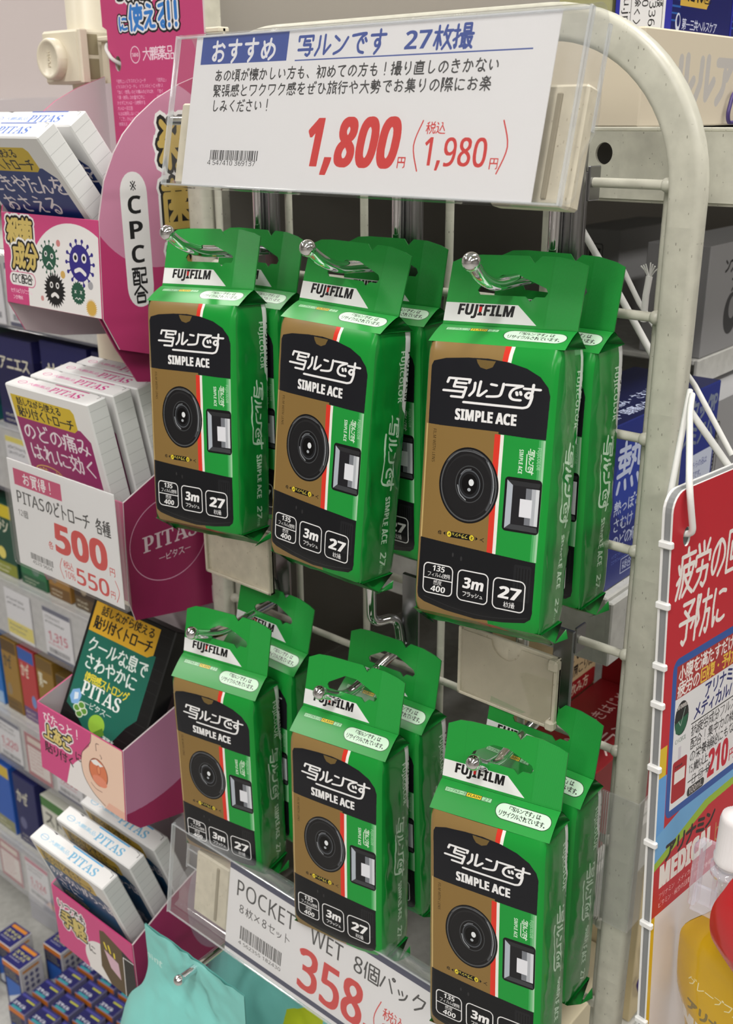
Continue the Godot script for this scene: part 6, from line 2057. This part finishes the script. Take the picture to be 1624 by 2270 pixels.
# ------------------------------------------------------------------ goods and tickets on the aisle shelving
func shelf_goods() -> void:
	var navy := c8(30, 40, 76)
	var rose := c8(196, 54, 96)
	# [shelf, x, kind, price]
	var tickets := [[0, -0.925, "plain", "1,130", "left of the germ panel"], [0, -0.985, "yellow", "", ""], [1, -0.965, "yellow", "", ""], [1, -0.905, "plain", "1,980", "left of the magenta boxes"], [2, -1.012, "yellow2", "", ""], [2, -0.935, "plain", "1,315", "below the gold brown carton"], [2, -0.850, "plain", "1,380", "beside the black lozenge box"],
		[3, -1.075, "plain", "1,220", "left of the red framed notice"], [3, -1.012, "notice", "", ""], [3, -0.950, "plain", "1,895", "right of the red framed notice"], [3, -0.880, "rose", "1,680", "under the drawn mouth"],
		[4, -1.120, "notice", "", ""], [4, -1.055, "rose", "1,124", "right of the lower notice"], [4, -0.985, "rose", "1,410", "left of the pale blue lozenge boxes"], [4, -0.915, "rose", "980", "hidden by the lowest tier"]]
	var n := 0
	for q in tickets:
		n += 1
		var s: Sheet
		var look := ""
		match q[2]:
			"plain":
				s = ticket(navy, q[3], n * 7, navy)
				look = "navy banded shelf ticket priced %s, %s" % [q[3], q[4]]
			"rose":
				s = ticket(rose, q[3], n * 7, c8(228, 228, 230))
				look = "rose banded shelf ticket priced %s, %s" % [q[3], q[4]]
			"notice":
				s = notice(n * 7)
				look = "red framed notice ticket on the %s rail of the aisle shelving" % ["", "", "", "fourth", "fifth"][q[0]]
			_:
				s = ticket(c8(226, 210, 40) if q[2] == "yellow" else c8(228, 228, 230), "", n * 7, c8(228, 228, 230), q[2] == "yellow2")
				look = "white shelf ticket with yellow on the %s rail of the aisle shelving" % ["top", "second", "third"][q[0]]
		var y: float = SHELF_TOP[q[0]] - 0.072
		single("shelf_ticket", box(Vector3(0.052, 0.062, 0.0005), mat(c8(228, 228, 230), 0.6), {"front": printed(s, 0.6)}, 0.0001), look, "price ticket", Vector3(q[1], y, -0.1535), Vector3.ZERO, "shelf price tickets")
	# cartons on the shelves: [shelf, x, width, height, colours, word, label]
	var goods := [
		[1, -1.050, 0.060, 0.090, c8(20, 74, 84), c8(30, 110, 110), "teal medicine carton on the second aisle shelf"],
		[1, -0.975, 0.070, 0.095, c8(26, 26, 72), c8(34, 34, 86), "dark navy carton with gold lettering beside the teal carton"],
		[1, -0.885, 0.078, 0.100, c8(24, 26, 82), c8(24, 26, 82), "navy cough medicine carton with white lettering on the aisle shelving"],
		[1, -0.800, 0.075, 0.100, c8(20, 22, 66), c8(20, 22, 66), "navy cough medicine carton nearest the pink display"],
		[2, -1.110, 0.055, 0.085, c8(30, 34, 30), c8(130, 130, 40), "black and olive carton on the third aisle shelf"],
		[2, -1.050, 0.055, 0.090, c8(24, 70, 54), c8(200, 180, 40), "dark green carton with a yellow band on the third aisle shelf"],
		[2, -0.990, 0.050, 0.070, c8(44, 110, 70), c8(30, 70, 50), "mid green carton on the third aisle shelf"],
		[2, -0.940, 0.040, 0.080, c8(150, 110, 50), c8(80, 56, 30), "gold brown carton on the third aisle shelf"],
		[2, -0.892, 0.040, 0.085, c8(60, 46, 36), c8(100, 80, 50), "dark brown carton on the third aisle shelf"],
		[2, -0.852, 0.026, 0.085, c8(222, 206, 204), c8(200, 150, 150), "pale pink slim carton on the third aisle shelf"],
		[2, -0.824, 0.022, 0.080, c8(60, 60, 120), c8(40, 40, 90), "indigo slim carton on the third aisle shelf"],
		[2, -0.798, 0.022, 0.080, c8(176, 46, 60), c8(120, 30, 40), "crimson slim carton on the third aisle shelf"],
		[3, -1.125, 0.060, 0.100, c8(40, 110, 190), c8(220, 226, 232), "sky blue carton with a white swirl on the fourth aisle shelf"],
		[3, -1.070, 0.034, 0.100, c8(150, 116, 52), c8(90, 66, 30), "mustard carton beside the sky blue carton"],
		[3, -1.032, 0.034, 0.100, c8(178, 60, 62), c8(50, 90, 170), "red and blue carton between mustard cartons"],
		[3, -0.994, 0.034, 0.100, c8(140, 108, 44), c8(110, 84, 36), "ochre carton with dark lettering on the fourth aisle shelf"],
		[3, -0.954, 0.034, 0.090, c8(100, 78, 36), c8(70, 54, 26), "brown carton on the fourth aisle shelf"],
		[3, -0.914, 0.034, 0.096, c8(60, 90, 160), c8(176, 60, 66), "blue and red carton by the pink display on the fourth aisle shelf"],
		[3, -0.874, 0.034, 0.090, c8(168, 140, 60), c8(120, 94, 40), "yellow ochre carton by the pink display on the fourth aisle shelf"],
		[4, -1.150, 0.070, 0.105, c8(40, 90, 180), c8(206, 176, 60), "blue and yellow carton on the lowest railed aisle shelf"],
		[4, -1.080, 0.050, 0.105, c8(30, 34, 90), c8(30, 34, 90), "indigo carton on the lowest railed aisle shelf"],
		[4, -1.005, 0.074, 0.100, c8(206, 206, 196), c8(70, 120, 60), "white and green carton on the lowest railed aisle shelf"],
		[4, -0.925, 0.070, 0.100, c8(196, 198, 188), c8(60, 100, 60), "second white carton half hidden by the pink display"],
	]
	var words := ["", "アニエス", "せき・|たんに", "せき・|たんに", "ルル", "クラシ", "ケア", "錠剤", "薬", "頭痛", "熱", "のど", "パブ", "かぜ", "かぜ", "第一", "ケア", "かぜ", "熱", "パブ", "かぜ", "ストナ", "ストナ"]
	for i in goods.size():
		var g: Array = goods[i]
		var s := carton(g[4], g[5], c8(214, 210, 190) if g[4].get_luminance() < 0.45 else c8(50, 50, 50), words[i], i * 13 + 1)
		var m := mat(g[4], 0.5)
		single("shelf_carton", box(Vector3(g[2], g[3], 0.10), m, {"front": printed(s, 0.5), "right": printed(s, 0.5) if i < 4 else m}, 0.0008), g[6], "carton", Vector3(g[1], SHELF_TOP[g[0]] - 0.0018, -0.2150), Vector3.ZERO, "cartons on the aisle shelving")
	# eye drop boxes low at the front
	var et := sheet(46, 60, 6, c8(28, 30, 110))
	et.rect(4, 4, 38, 9, c8(220, 140, 40))
	et.jp("スマイル", 4, 20, 9.5, 1.6, c8(214, 210, 120), 1.0)
	et.jp("ミックス", 6, 32, 8, 1.3, c8(214, 210, 140), 1.0)
	et.small_print(6, 44, 30, 1, 6, c8(220, 220, 230), 2)
	var ef := sheet(46, 110, 4, c8(30, 30, 90))
	ef.rect(0, 0, 46, 12, c8(210, 120, 40))
	ef.small_print(5, 16, 36, 3, 7, c8(180, 180, 110), 7)
	ef.rect(4, 40, 38, 50, c8(40, 100, 190))
	ef.poly([4, 90, 42, 60, 42, 104, 4, 104], c8(216, 222, 232))
	ef.rect(28, 92, 14, 12, c8(206, 90, 60))
	var es := sheet(60, 110, 4, c8(206, 206, 208))
	es.rect(6, 8, 46, 6, c8(206, 140, 60))
	for r in 3:
		for c in 3:
			es.oval(14 + c * 15, 26 + r * 14, 5, 5, c8(90, 92, 130))
	es.small_print(6, 70, 46, 5, 6, c8(150, 150, 160), 3)
	var eb := mat(c8(206, 206, 208), 0.45)
	var em := box(Vector3(0.036, 0.074, 0.034), eb, {"top": printed(et, 0.4), "front": printed(ef, 0.4), "right": printed(es, 0.45)}, 0.0008)
	var spots := [[-1.0215, -0.0985, "tall blue eye drop box, nearest of the tall ones"], [-1.0640, -0.1120, "tall blue eye drop box at the left edge of the picture"], [-1.0050, -0.1480, "tall blue eye drop box behind the nearest tall one"], [-1.0900, -0.0700, "tall blue eye drop box in front, cut by the left edge"]]
	for q in spots:
		single("eyedrop_box", em, q[2], "box", Vector3(q[0], 0.2760, q[1]), Vector3(0, 4, 0), "tall eye drop boxes")
	var st := sheet(44, 36, 8, c8(26, 26, 96))
	st.rect(2, 3, 40, 5, c8(70, 70, 150))
	st.rect(20, 9.5, 22, 3.6, c8(190, 190, 70))
	st.jp("スマイル", 3, 22, 7.6, 1.4, c8(226, 228, 236), 1.0)
	st.rect(6, 31, 26, 5, c8(50, 150, 160))
	var sm := box(Vector3(0.031, 0.074, 0.025), mat(c8(120, 120, 156), 0.45), {"top": printed(st, 0.35), "front": printed(ef, 0.4)}, 0.0008)
	for r in 4:
		for c in 5:
			single("eyedrop_box", sm, "small navy eye drop box, %s of the %s row" % [["left end", "second from the left", "middle", "second from the right", "right end"][c], ["front", "second", "third", "rear"][r]], "box", Vector3(-0.952 + c * 0.0375 + r * 0.004, 0.2760, -0.0585 - r * 0.0300 - c * 0.0030), Vector3(0, 5, 0), "small eye drop boxes")
	var wt := sheet(60, 90, 4, c8(184, 184, 192))
	wt.small_print(6, 8, 46, 3, 10, c8(90, 90, 140), 4)
	wt.rect(36, 60, 18, 12, c8(190, 90, 120))
	wt.small_print(6, 48, 40, 3, 10, c8(120, 120, 150), 6)
	var wm := box(Vector3(0.060, 0.027, 0.090), mat(c8(184, 184, 192), 0.5), {"top": printed(wt, 0.5)}, 0.0008)
	for c in 2:
		for i in 3:
			single("flat_box", wm, "white flat carton, %s of the %s stack behind the eye drop boxes" % [["lowest", "middle", "topmost"][i], ["left", "right"][c]], "box", Vector3(-1.125 + c * 0.068, 0.2760 + 0.0275 * i, -0.235 - c * 0.01), Vector3(0, 4, 0), "stacked white cartons")

# ------------------------------------------------------------------ poster, pouches, cords
# a filled pouch lying in a vertical plane: rows of [y, left, right, bulge] from top to bottom
func pouch(rows: Array, m: Material, back: Material, seed_value: int, wrinkle := 0.0012, crown := 1.0) -> ArrayMesh:
	var n := FastNoiseLite.new()
	n.seed = seed_value
	n.frequency = 1.0
	var fine := []
	for i in rows.size() - 1:
		for j in 4:
			var f := j / 4.0
			var r := []
			for c in 4:
				r.append(cubic_interpolate(rows[i][c], rows[i + 1][c], rows[maxi(i - 1, 0)][c], rows[mini(i + 2, rows.size() - 1)][c], f))
			fine.append(r)
	fine.append(rows[-1])
	var lo := Vector2(1e9, 1e9)
	var hi := Vector2(-1e9, -1e9)
	for r in rows:
		lo = lo.min(Vector2(r[1], r[0]))
		hi = hi.max(Vector2(r[2], r[0]))
	var m_x := 18
	var mesh := ArrayMesh.new()
	for s in 2:
		var st := start()
		var sign_z := 1.0 if s == 0 else -0.35
		var grid := []
		for r in fine:
			var line := []
			for i in m_x + 1:
				var f := float(i) / m_x
				var x := lerpf(r[1], r[2], f)
				var e := pow(1.0 - pow(absf(f * 2 - 1), 2.6), 0.8)
				var z: float = r[3] * e * sign_z + sign_z * 0.0006
				z += wrinkle * e * (n.get_noise_2d(x * 70, r[0] * 55) + 0.6 * n.get_noise_2d(x * 160 + 31, r[0] * 90)) * (1.0 if s == 0 else 0.4)
				line.append(Vector3(x, r[0], z))
			grid.append(line)
		for j in grid.size() - 1:
			for i in m_x:
				var p := [grid[j][i], grid[j][i + 1], grid[j + 1][i + 1], grid[j + 1][i]]
				if s == 1:
					p = [p[1], p[0], p[3], p[2]]
				var u := []
				for v in p:
					u.append(Vector2((v.x - lo.x) / (hi.x - lo.x), (hi.y - v.y) / (hi.y - lo.y)))
				quad(st, p[0], p[1], p[2], p[3], u[0], u[1], u[2], u[3])
		done(st, m if s == 0 else back, mesh)
	return mesh

func poster_print() -> Sheet:
	var s := sheet(155, 290, 6, c8(188, 40, 52))
	var w := c8(232, 226, 222)
	s.jp("疲労の回復", 5.4, 25, 19.5, 1.9, w, 1.0, 0.74, 0.10)
	s.jp("予防に", 9, 47, 19.5, 1.9, w, 1.0, 0.74, 0.10)
	s.poly([76, 52, 171, 44, 171, 74, 62, 74], c8(130, 170, 60))
	# white part below
	s.poly([0, 190, 171, 190, 171, 290, 0, 290], c8(222, 216, 218))
	s.rect(0, 108, 6, 14, c8(216, 184, 44))
	s.rect(0, 122, 7, 34, c8(96, 156, 216))
	s.poly([0, 150, 60, 136, 171, 136, 171, 156, 40, 156, 0, 164], c8(110, 168, 216))
	s.poly([0, 163, 46, 150, 171, 146, 171, 150, 50, 154, 0, 167], c8(150, 184, 60))
	s.poly([0, 167, 50, 154, 171, 150, 171, 191, 0, 191], c8(190, 44, 56))
	s.jp("アリナミン", 9, 157.5, 8.4, 1.7, c8(52, 40, 38), 0.95, 1.2, 0.1)
	s.latin_fit("MEDICAL", 6, 56, 177.5, 10.4, w, "Droid Sans", true, 0.0, 0.7)
	s.latin_fit("balance", 59, 92, 177.5, 9.4, c8(190, 140, 90), "Droid Sans", false)
	s.jp("アリナミン メディカルバランスり", 5.6, 180.6, 3.0, 0.28, c8(230, 190, 190), 1.0)
	s.jp("ビタミン・疲労の回復・予防、栄養補給", 5.6, 185, 3.0, 0.28, c8(230, 190, 190), 1.0)
	s.rect(0, 191, 3.0, 99, c8(214, 176, 40))
	# product card pinned on it
	s.round_rect(7.4, 71, 180, 74, 5, c8(52, 86, 158))
	s.rect(11, 74.5, 180, 15.0, c8(164, 52, 52))
	s.jp("小腹を満たすだけで", 12.6, 75.2, 6.6, 0.85, w, 1.0, 0.98)
	s.jp("疲労の", 12.6, 82.2, 6.8, 0.85, w, 1.0, 0.98)
	s.jp("回復・予防", 33, 82.2, 6.8, 0.85, c8(226, 190, 70), 1.0, 0.98)
	s.jp("に", 66.8, 82.2, 6.8, 0.85, w)
	s.rect(11, 89.5, 180, 52, c8(222, 222, 224))
	s.jp("アリナミン", 38, 90.4, 6.8, 1.0, c8(42, 48, 110), 1.02)
	s.jp("メディカルバランス", 29, 97.8, 6.8, 1.0, c8(42, 48, 110), 0.98)
	s.rect(27, 105.6, 90, 0.5, INK)
	s.jp("抗疲労成分フルスルチア", 27.5, 106.8, 5.4, 0.45, INK, 1.0)
	s.jp("配合!集中力の維持・", 27.5, 113.0, 5.4, 0.45, INK, 1.0)
	s.jp("の栄養補給にもなる", 27.5, 119.2, 5.4, 0.45, INK, 1.0)
	s.oval(17.6, 99.6, 6.2, 7.8, c8(34, 36, 36))
	s.poly([11.6, 101, 23.6, 99, 22, 105, 17.6, 107.4, 13, 105.6], c8(38, 96, 70))
	s.lines([15, 100.6, 17, 103, 20.4, 95.6], 0.5, c8(150, 170, 160))
	s.latin_fit("INFORMED", 12.6, 22.6, 95.0, 1.9, w, "Droid Sans", true)
	s.latin_fit("CHOICE", 13, 22.4, 110.6, 2.0, c8(60, 90, 76), "Droid Sans", false)
	s.rect(16.4, 113, 2.4, 6, c8(200, 196, 204))
	s.round_rect(12, 119, 13, 19.6, 1.4, c8(164, 36, 44))
	s.rect(14, 124, 9.6, 6, c8(226, 220, 216))
	s.small_print(14.4, 121.4, 8, 1, 2.6, INK, 3)
	s.latin_fit("15", 27.5, 31, 130.0, 4.0, INK, "Droid Sans", false)
	s.jp("歳以上", 31.8, 125.4, 5.0, 0.45, INK, 0.92)
	s.jp("一日一回一袋", 27.0, 131.6, 4.6, 0.42, INK, 0.74)
	s.round_rect(27, 136.8, 16.4, 4.6, 2.2, c8(58, 58, 60))
	s.latin_fit("100mL", 29, 41.4, 140.6, 3.0, w, "Droid Sans", false)
	s.latin_fit("210", 46.5, 66, 139, 13.0, c8(190, 36, 56), "Droid Sans", true, 0.0, 0.3)
	s.jp("円", 67.4, 132.6, 6.2, 0.6, c8(190, 36, 56))
	return s

func poster_and_pouches() -> void:
	var at := Vector3(-0.1514, 1.2185, 0.0615)
	var turn := Vector3(-3.0, 83.1, 0)
	var b := Basis.from_euler(turn * PI / 180.0)
	var t := thing("poster_board", "red promotional poster board hanging right of the frame tube", "poster", at, turn)
	var o := PackedVector2Array([Vector2(0.130, 0), Vector2(0.130, -0.290), Vector2(0, -0.290)])
	for i in 7:
		var a := PI - PI / 2 * i / 6
		o.append(Vector2(0.008 + 0.008 * cos(a), -0.008 + 0.008 * sin(a)))
	var eye := PackedVector2Array()
	for i in 16:
		eye.append(Vector2(0.0105 + 0.0026 * cos(TAU * i / 16), -0.0195 + 0.0040 * sin(TAU * i / 16)))
	var white := mat(c8(226, 226, 226), 0.5)
	part(t, "print_sheet", cut_sheet(o, 0.0008, printed(poster_print(), 0.35), white, Rect2(0, -0.290, 0.130, 0.290), [eye]), Vector3(0, 0, 0))
	part(t, "grey_core", cut_sheet(o, 0.0026, mat(c8(130, 132, 134), 0.7), mat(c8(130, 132, 134), 0.7), Rect2(0, 0, 1, 1), [eye]), Vector3(0.0003, -0.0003, -0.0018))
	part(t, "backing_sheet", cut_sheet(o, 0.0010, white, white, Rect2(0, 0, 1, 1), [eye]), Vector3(0, 0, -0.0037))
	for y in [-0.022, -0.047, -0.073, -0.090, -0.119, -0.155, -0.196, -0.248]:
		part(t, "edge_tack", box(Vector3(0.0024, 0.0030, 0.0060), white, {}, 0.0010), Vector3(-0.0002, y, -0.0018))
	# cord through the eyelet
	var e := at + b * Vector3(0.0105, -0.0180, 0.0)
	single("hanging_cord", tube(bend([e + b * Vector3(0, -0.001, -0.003), e + b * Vector3(0, 0.000, 0.0030), Vector3(-0.1480, 1.2205, 0.0560), Vector3(-0.1660, 1.2385, 0.0200), Vector3(-0.1700, 1.2430, 0.0100)], 0.01), 0.0013, 10, M.string), "white cord threaded through the red poster eyelet", "cord")
	single("hanging_cord", tube([Vector3(-0.1720, 1.2440, 0.0080), e + b * Vector3(-0.004, 0.010, -0.0060), e + b * Vector3(0.0, -0.002, -0.0060)], 0.0013, 10, M.string), "white cord running up behind the red poster corner", "cord")
	# yellow and red drink pouches facing the viewer
	var ys := sheet(91, 180, 6, c8(206, 164, 18))
	ys.t = Transform2D(0, Vector2(0, 0))
	ys.jp("グレープフルーツ", 8.4, 62, 4.8, 0.42, c8(232, 222, 180), 0.96)
	ys.jp("アリナミン", 9.4, 74.5, 5.6, 1.3, c8(128, 112, 62), 0.98, 1.1)
	ys.latin_fit("MEDICAL", 6.4, 48, 92.4, 8.4, c8(230, 226, 214), "Droid Sans", true, 0.0, 0.5)
	ys.latin_fit("balance", 9.0, 42, 101.5, 7.4, c8(150, 116, 40), "Droid Sans", false)
	var ym := printed(ys, 0.22)
	ym.clearcoat_enabled = true
	ym.clearcoat = 0.5
	ym.clearcoat_roughness = 0.1
	var y_rows := [[0.1800, 0.0400, 0.0600, 0.0005], [0.1630, 0.0210, 0.0750, 0.004], [0.1490, 0.0127, 0.0860, 0.008], [0.1355, 0.0020, 0.0900, 0.011], [0.1245, 0.0005, 0.0910, 0.013], [0.1030, 0.0020, 0.0910, 0.015], [0.0870, 0.0070, 0.0900, 0.015], [0.0500, 0.0120, 0.0870, 0.016], [0.0000, 0.0150, 0.0840, 0.002]]
	var yp := thing("drink_pouch", "yellow grapefruit drink pouch hanging at the lower right corner", "pouch", Vector3(-0.1360, 0.8800, 0.0420), Vector3.ZERO, "hanging drink pouches")
	part(yp, "foil_bag", pouch(y_rows, ym, mat(c8(196, 156, 20), 0.3), 5))
	var rm := mat(c8(196, 26, 34), 0.2)
	rm.clearcoat_enabled = true
	rm.clearcoat = 0.5
	rm.clearcoat_roughness = 0.1
	var r_rows := [[0.0950, 0.0300, 0.0500, 0.0005], [0.0850, 0.0190, 0.0640, 0.004], [0.0748, 0.0080, 0.0760, 0.007], [0.0646, 0.0033, 0.0830, 0.009], [0.0540, -0.0002, 0.0850, 0.010], [0.0430, 0.0002, 0.0850, 0.010], [0.0360, 0.0040, 0.0850, 0.010], [0.0260, 0.0140, 0.0850, 0.010], [0.0150, 0.0240, 0.0850, 0.008], [0.0000, 0.0390, 0.0840, 0.005], [-0.0150, 0.0560, 0.0800, 0.001]]
	var rp := thing("drink_pouch", "red drink pouch with a white screw cap in front of the yellow one", "pouch", Vector3(-0.1140, 1.0000, 0.0690), Vector3.ZERO, "hanging drink pouches")
	part(rp, "foil_bag", pouch(r_rows, rm, mat(c8(180, 30, 38), 0.3), 11))
	var cap := mat(c8(224, 220, 222), 0.45)
	var cn := part(rp, "spout_neck", lathe([Vector2(0.0, 0.0), Vector2(0.0048, 0.0), Vector2(0.0048, 0.0160), Vector2(0.0, 0.0160)], clear_plastic(0.3), 24), Vector3(0.0030, 0.0600, -0.0060))
	var st := start()
	var ribs := 36
	var prof := [[0.0072, 0.0], [0.0074, 0.0020], [0.0066, 0.0030], [0.0064, 0.0190], [0.0058, 0.0215], [0.0, 0.0222]]
	for i in prof.size() - 1:
		for k in ribs * 2:
			var q := []
			for c in [[i + 1, k], [i + 1, k + 1], [i, k + 1], [i, k]]:
				var rr: float = prof[c[0]][0] * (1.0 + (0.05 if c[1] % 2 and c[0] > 1 and c[0] < 5 else 0.0))
				var a: float = TAU * c[1] / (ribs * 2)
				q.append(Vector3(rr * cos(a), prof[c[0]][1], rr * sin(a)))
			quad(st, q[0], q[1], q[2], q[3])
	part(rp, "screw_cap", done(st, cap), Vector3(0.0030, 0.0745, -0.0060))
	# clear bottle clip beside the cap
	var cl := thing("clear_clip", "transparent plastic hanging clip beside the white screw cap", "clip", Vector3(-0.1245, 1.0420, 0.0580))
	var clear2 := clear_plastic(0.16, Color(0.93, 0.93, 1.0))
	part(cl, "plate", box(Vector3(0.0120, 0.0320, 0.0022), clear2, {}, 0.0006), Vector3(0.0040, 0, -0.0020))
	part(cl, "post", box(Vector3(0.0034, 0.0300, 0.0060), clear2, {}, 0.0008), Vector3(-0.0010, 0.002, 0.0015))
	part(cl, "post", box(Vector3(0.0034, 0.0260, 0.0060), clear2, {}, 0.0008), Vector3(0.0082, 0.004, 0.0015))
	part(cl, "tongue", box(Vector3(0.0100, 0.0120, 0.0020), clear2, {}, 0.0006), Vector3(0.0040, 0.001, 0.0050), Vector3(-12, 0, 0))
	part(cl, "ring", lathe([Vector2(0.0052, 0.0), Vector2(0.0070, 0.0), Vector2(0.0070, 0.0036), Vector2(0.0052, 0.0036), Vector2(0.0052, 0.0)], clear2, 28), Vector3(0.0125, 0.0260, 0.0050))

# ------------------------------------------------------------------ mint tissue pouches low on the rack
func tissue_pouches() -> void:
	var mint := mat(c8(132, 206, 200), 0.38)
	var mint_back := mat(c8(120, 196, 190), 0.45)
	var ms := sheet(170, 240, 4, c8(128, 204, 198))
	ms.latin_fit("mint", 44, 66, 30, 5, c8(196, 232, 226), "Droid Sans", true)
	ms.poly([120, 60, 150, 44, 150, 80, 120, 90], c8(186, 200, 40))
	var pm := printed(ms, 0.36)
	var rows := [[0.0, -0.0480, 0.0440, 0.0006], [-0.0120, -0.0480, 0.0440, 0.0008], [-0.0300, -0.0480, 0.0440, 0.0010], [-0.0420, -0.0510, 0.0445, 0.006], [-0.0560, -0.0580, 0.0460, 0.012], [-0.0760, -0.0740, 0.0480, 0.020], [-0.1080, -0.0860, 0.0540, 0.026], [-0.1600, -0.0900, 0.0580, 0.026], [-0.2100, -0.0860, 0.0560, 0.004]]
	var shape := pouch(rows, pm, mint_back, 21, 0.0026)
	var spots := [[Vector3(-0.4080, 0.8690, 0.1000), "mint green tissue pouch hanging in front of its twin at the bottom left"], [Vector3(-0.3960, 0.8600, 0.0400), "mint green tissue pouch half hidden behind the front one"]]
	for s in spots:
		var t := thing("tissue_pouch", s[1], "pouch", s[0], Vector3.ZERO, "mint tissue pouches")
		part(t, "film_bag", shape)
	var h := thing("display_hook", "straight chrome hook through the mint green tissue pouches", "hook", Vector3(-0.4080, 0, 0), Vector3.ZERO, "chrome display hooks")
	part(h, "prong", tube([Vector3(0, 0.8640, 0.003), Vector3(0, 0.8625, 0.104), Vector3(0, 0.8625, 0.1130)], 0.0026, 14, M.chrome))
	part(h, "ball_tip", ball(0.0034, M.chrome), Vector3(0, 0.8625, 0.1130))
	part(h, "bracket", box(Vector3(0.011, 0.050, 0.0025), M.steel, {}, 0.0006), Vector3(0.0, 0.845, 0.0035))

func small_details() -> void:
	# braided cords tied behind the rack
	var cords := [
		[[Vector3(-0.2440, 1.3040, -0.0200), Vector3(-0.2231, 1.2771, -0.0200), Vector3(-0.2030, 1.2500, -0.0200), Vector3(-0.1818, 1.2280, -0.0180), Vector3(-0.1610, 1.2073, -0.0160)], "white braided cord slanting down behind the rack to the poster"],
		[[Vector3(-0.2235, 1.2850, -0.0260), Vector3(-0.2143, 1.2710, -0.0260), Vector3(-0.2000, 1.2560, -0.0240), Vector3(-0.1818, 1.2392, -0.0200), Vector3(-0.1600, 1.2130, -0.0150)], "thinner white cord slanting just above the braided one"]]
	for i in 2:
		single("tie_cord", tube(cords[i][0], 0.0016 if i == 0 else 0.0012, 10, M.string), cords[i][1], "cord", Vector3.ZERO, Vector3.ZERO, "white tie cords")
	var k := thing("cord_knot", "frayed white cord end knotted behind the rack", "cord", Vector3(-0.2115, 1.2790, -0.0260))
	part(k, "stem", tube([Vector3(0, -0.0160, 0), Vector3(0.0006, -0.004, 0.001), Vector3(0.0010, 0.004, 0)], 0.0015, 8, M.string))
	for i in 7:
		part(k, "frayed_strand", tube([Vector3(0.001, 0.003, 0), Vector3(0.001 + (i - 3) * 0.0008, 0.0065, 0.0004 * (i % 3)), Vector3(0.001 + (i - 3) * 0.0015, 0.0100 - absf(i - 3) * 0.0006, 0.0008 * (i % 3))], 0.00035, 5, M.string))
	# ridged clear tape wound round the frame tube
	var tape := thing("ridged_tape", "clear ridged tape wound round the lower frame tube", "tape", Vector3(-0.1880, 0.9600, 0.0))
	var tm := clear_plastic(0.14, Color(0.86, 0.86, 0.86))
	var ridge := clear_plastic(0.45, Color(0.90, 0.90, 0.90))
	part(tape, "wrap", box(Vector3(0.0285, 0.0780, 0.0012), tm, {}, 0.0003), Vector3(-0.0020, 0, 0.0058))
	part(tape, "wrap", box(Vector3(0.0010, 0.0780, 0.0130), tm, {}, 0.0003), Vector3(0.0116, 0, -0.0012))
	for i in 11:
		part(tape, "ridge", box(Vector3(0.0006, 0.0780, 0.0006), ridge, {}, 0.0002), Vector3(-0.0158 + i * 0.0012, 0, 0.0067))
	# string tying the header card
	single("hanging_cord", tube(bend([Vector3(-0.5672, 1.3800, -0.0230), Vector3(-0.5690, 1.3830, -0.0160), Vector3(-0.5790, 1.3900, -0.0190), Vector3(-0.5830, 1.3950, -0.0260)], 0.004), 0.0012, 8, M.string), "white string tying the pink header card to the cream rail", "cord")
	# purple wire clips left on the shelving
	var violet := mat(c8(72, 58, 118), 0.4)
	single("wire_clip", tube(bend([Vector3(-0.2470, 1.3625, -0.1900), Vector3(-0.2470, 1.3600, -0.1840), Vector3(-0.2470, 1.3500, -0.1800), Vector3(-0.2470, 1.3455, -0.1820), Vector3(-0.2470, 1.3455, -0.2000)], 0.003), 0.0011, 8, violet), "purple wire clip on the cream tray carton", "clip", Vector3.ZERO, Vector3.ZERO, "purple wire clips")
	single("wire_clip", tube(bend([Vector3(-0.2440, 0.7720, -0.1860), Vector3(-0.2440, 0.7350, -0.1960), Vector3(-0.2440, 0.7200, -0.2040), Vector3(-0.2440, 0.7240, -0.1880), Vector3(-0.2440, 0.7400, -0.1800), Vector3(-0.2440, 0.7440, -0.1860)], 0.004), 0.0012, 8, violet), "purple wire clip low beside the foot of the red poster", "clip", Vector3.ZERO, Vector3.ZERO, "purple wire clips")
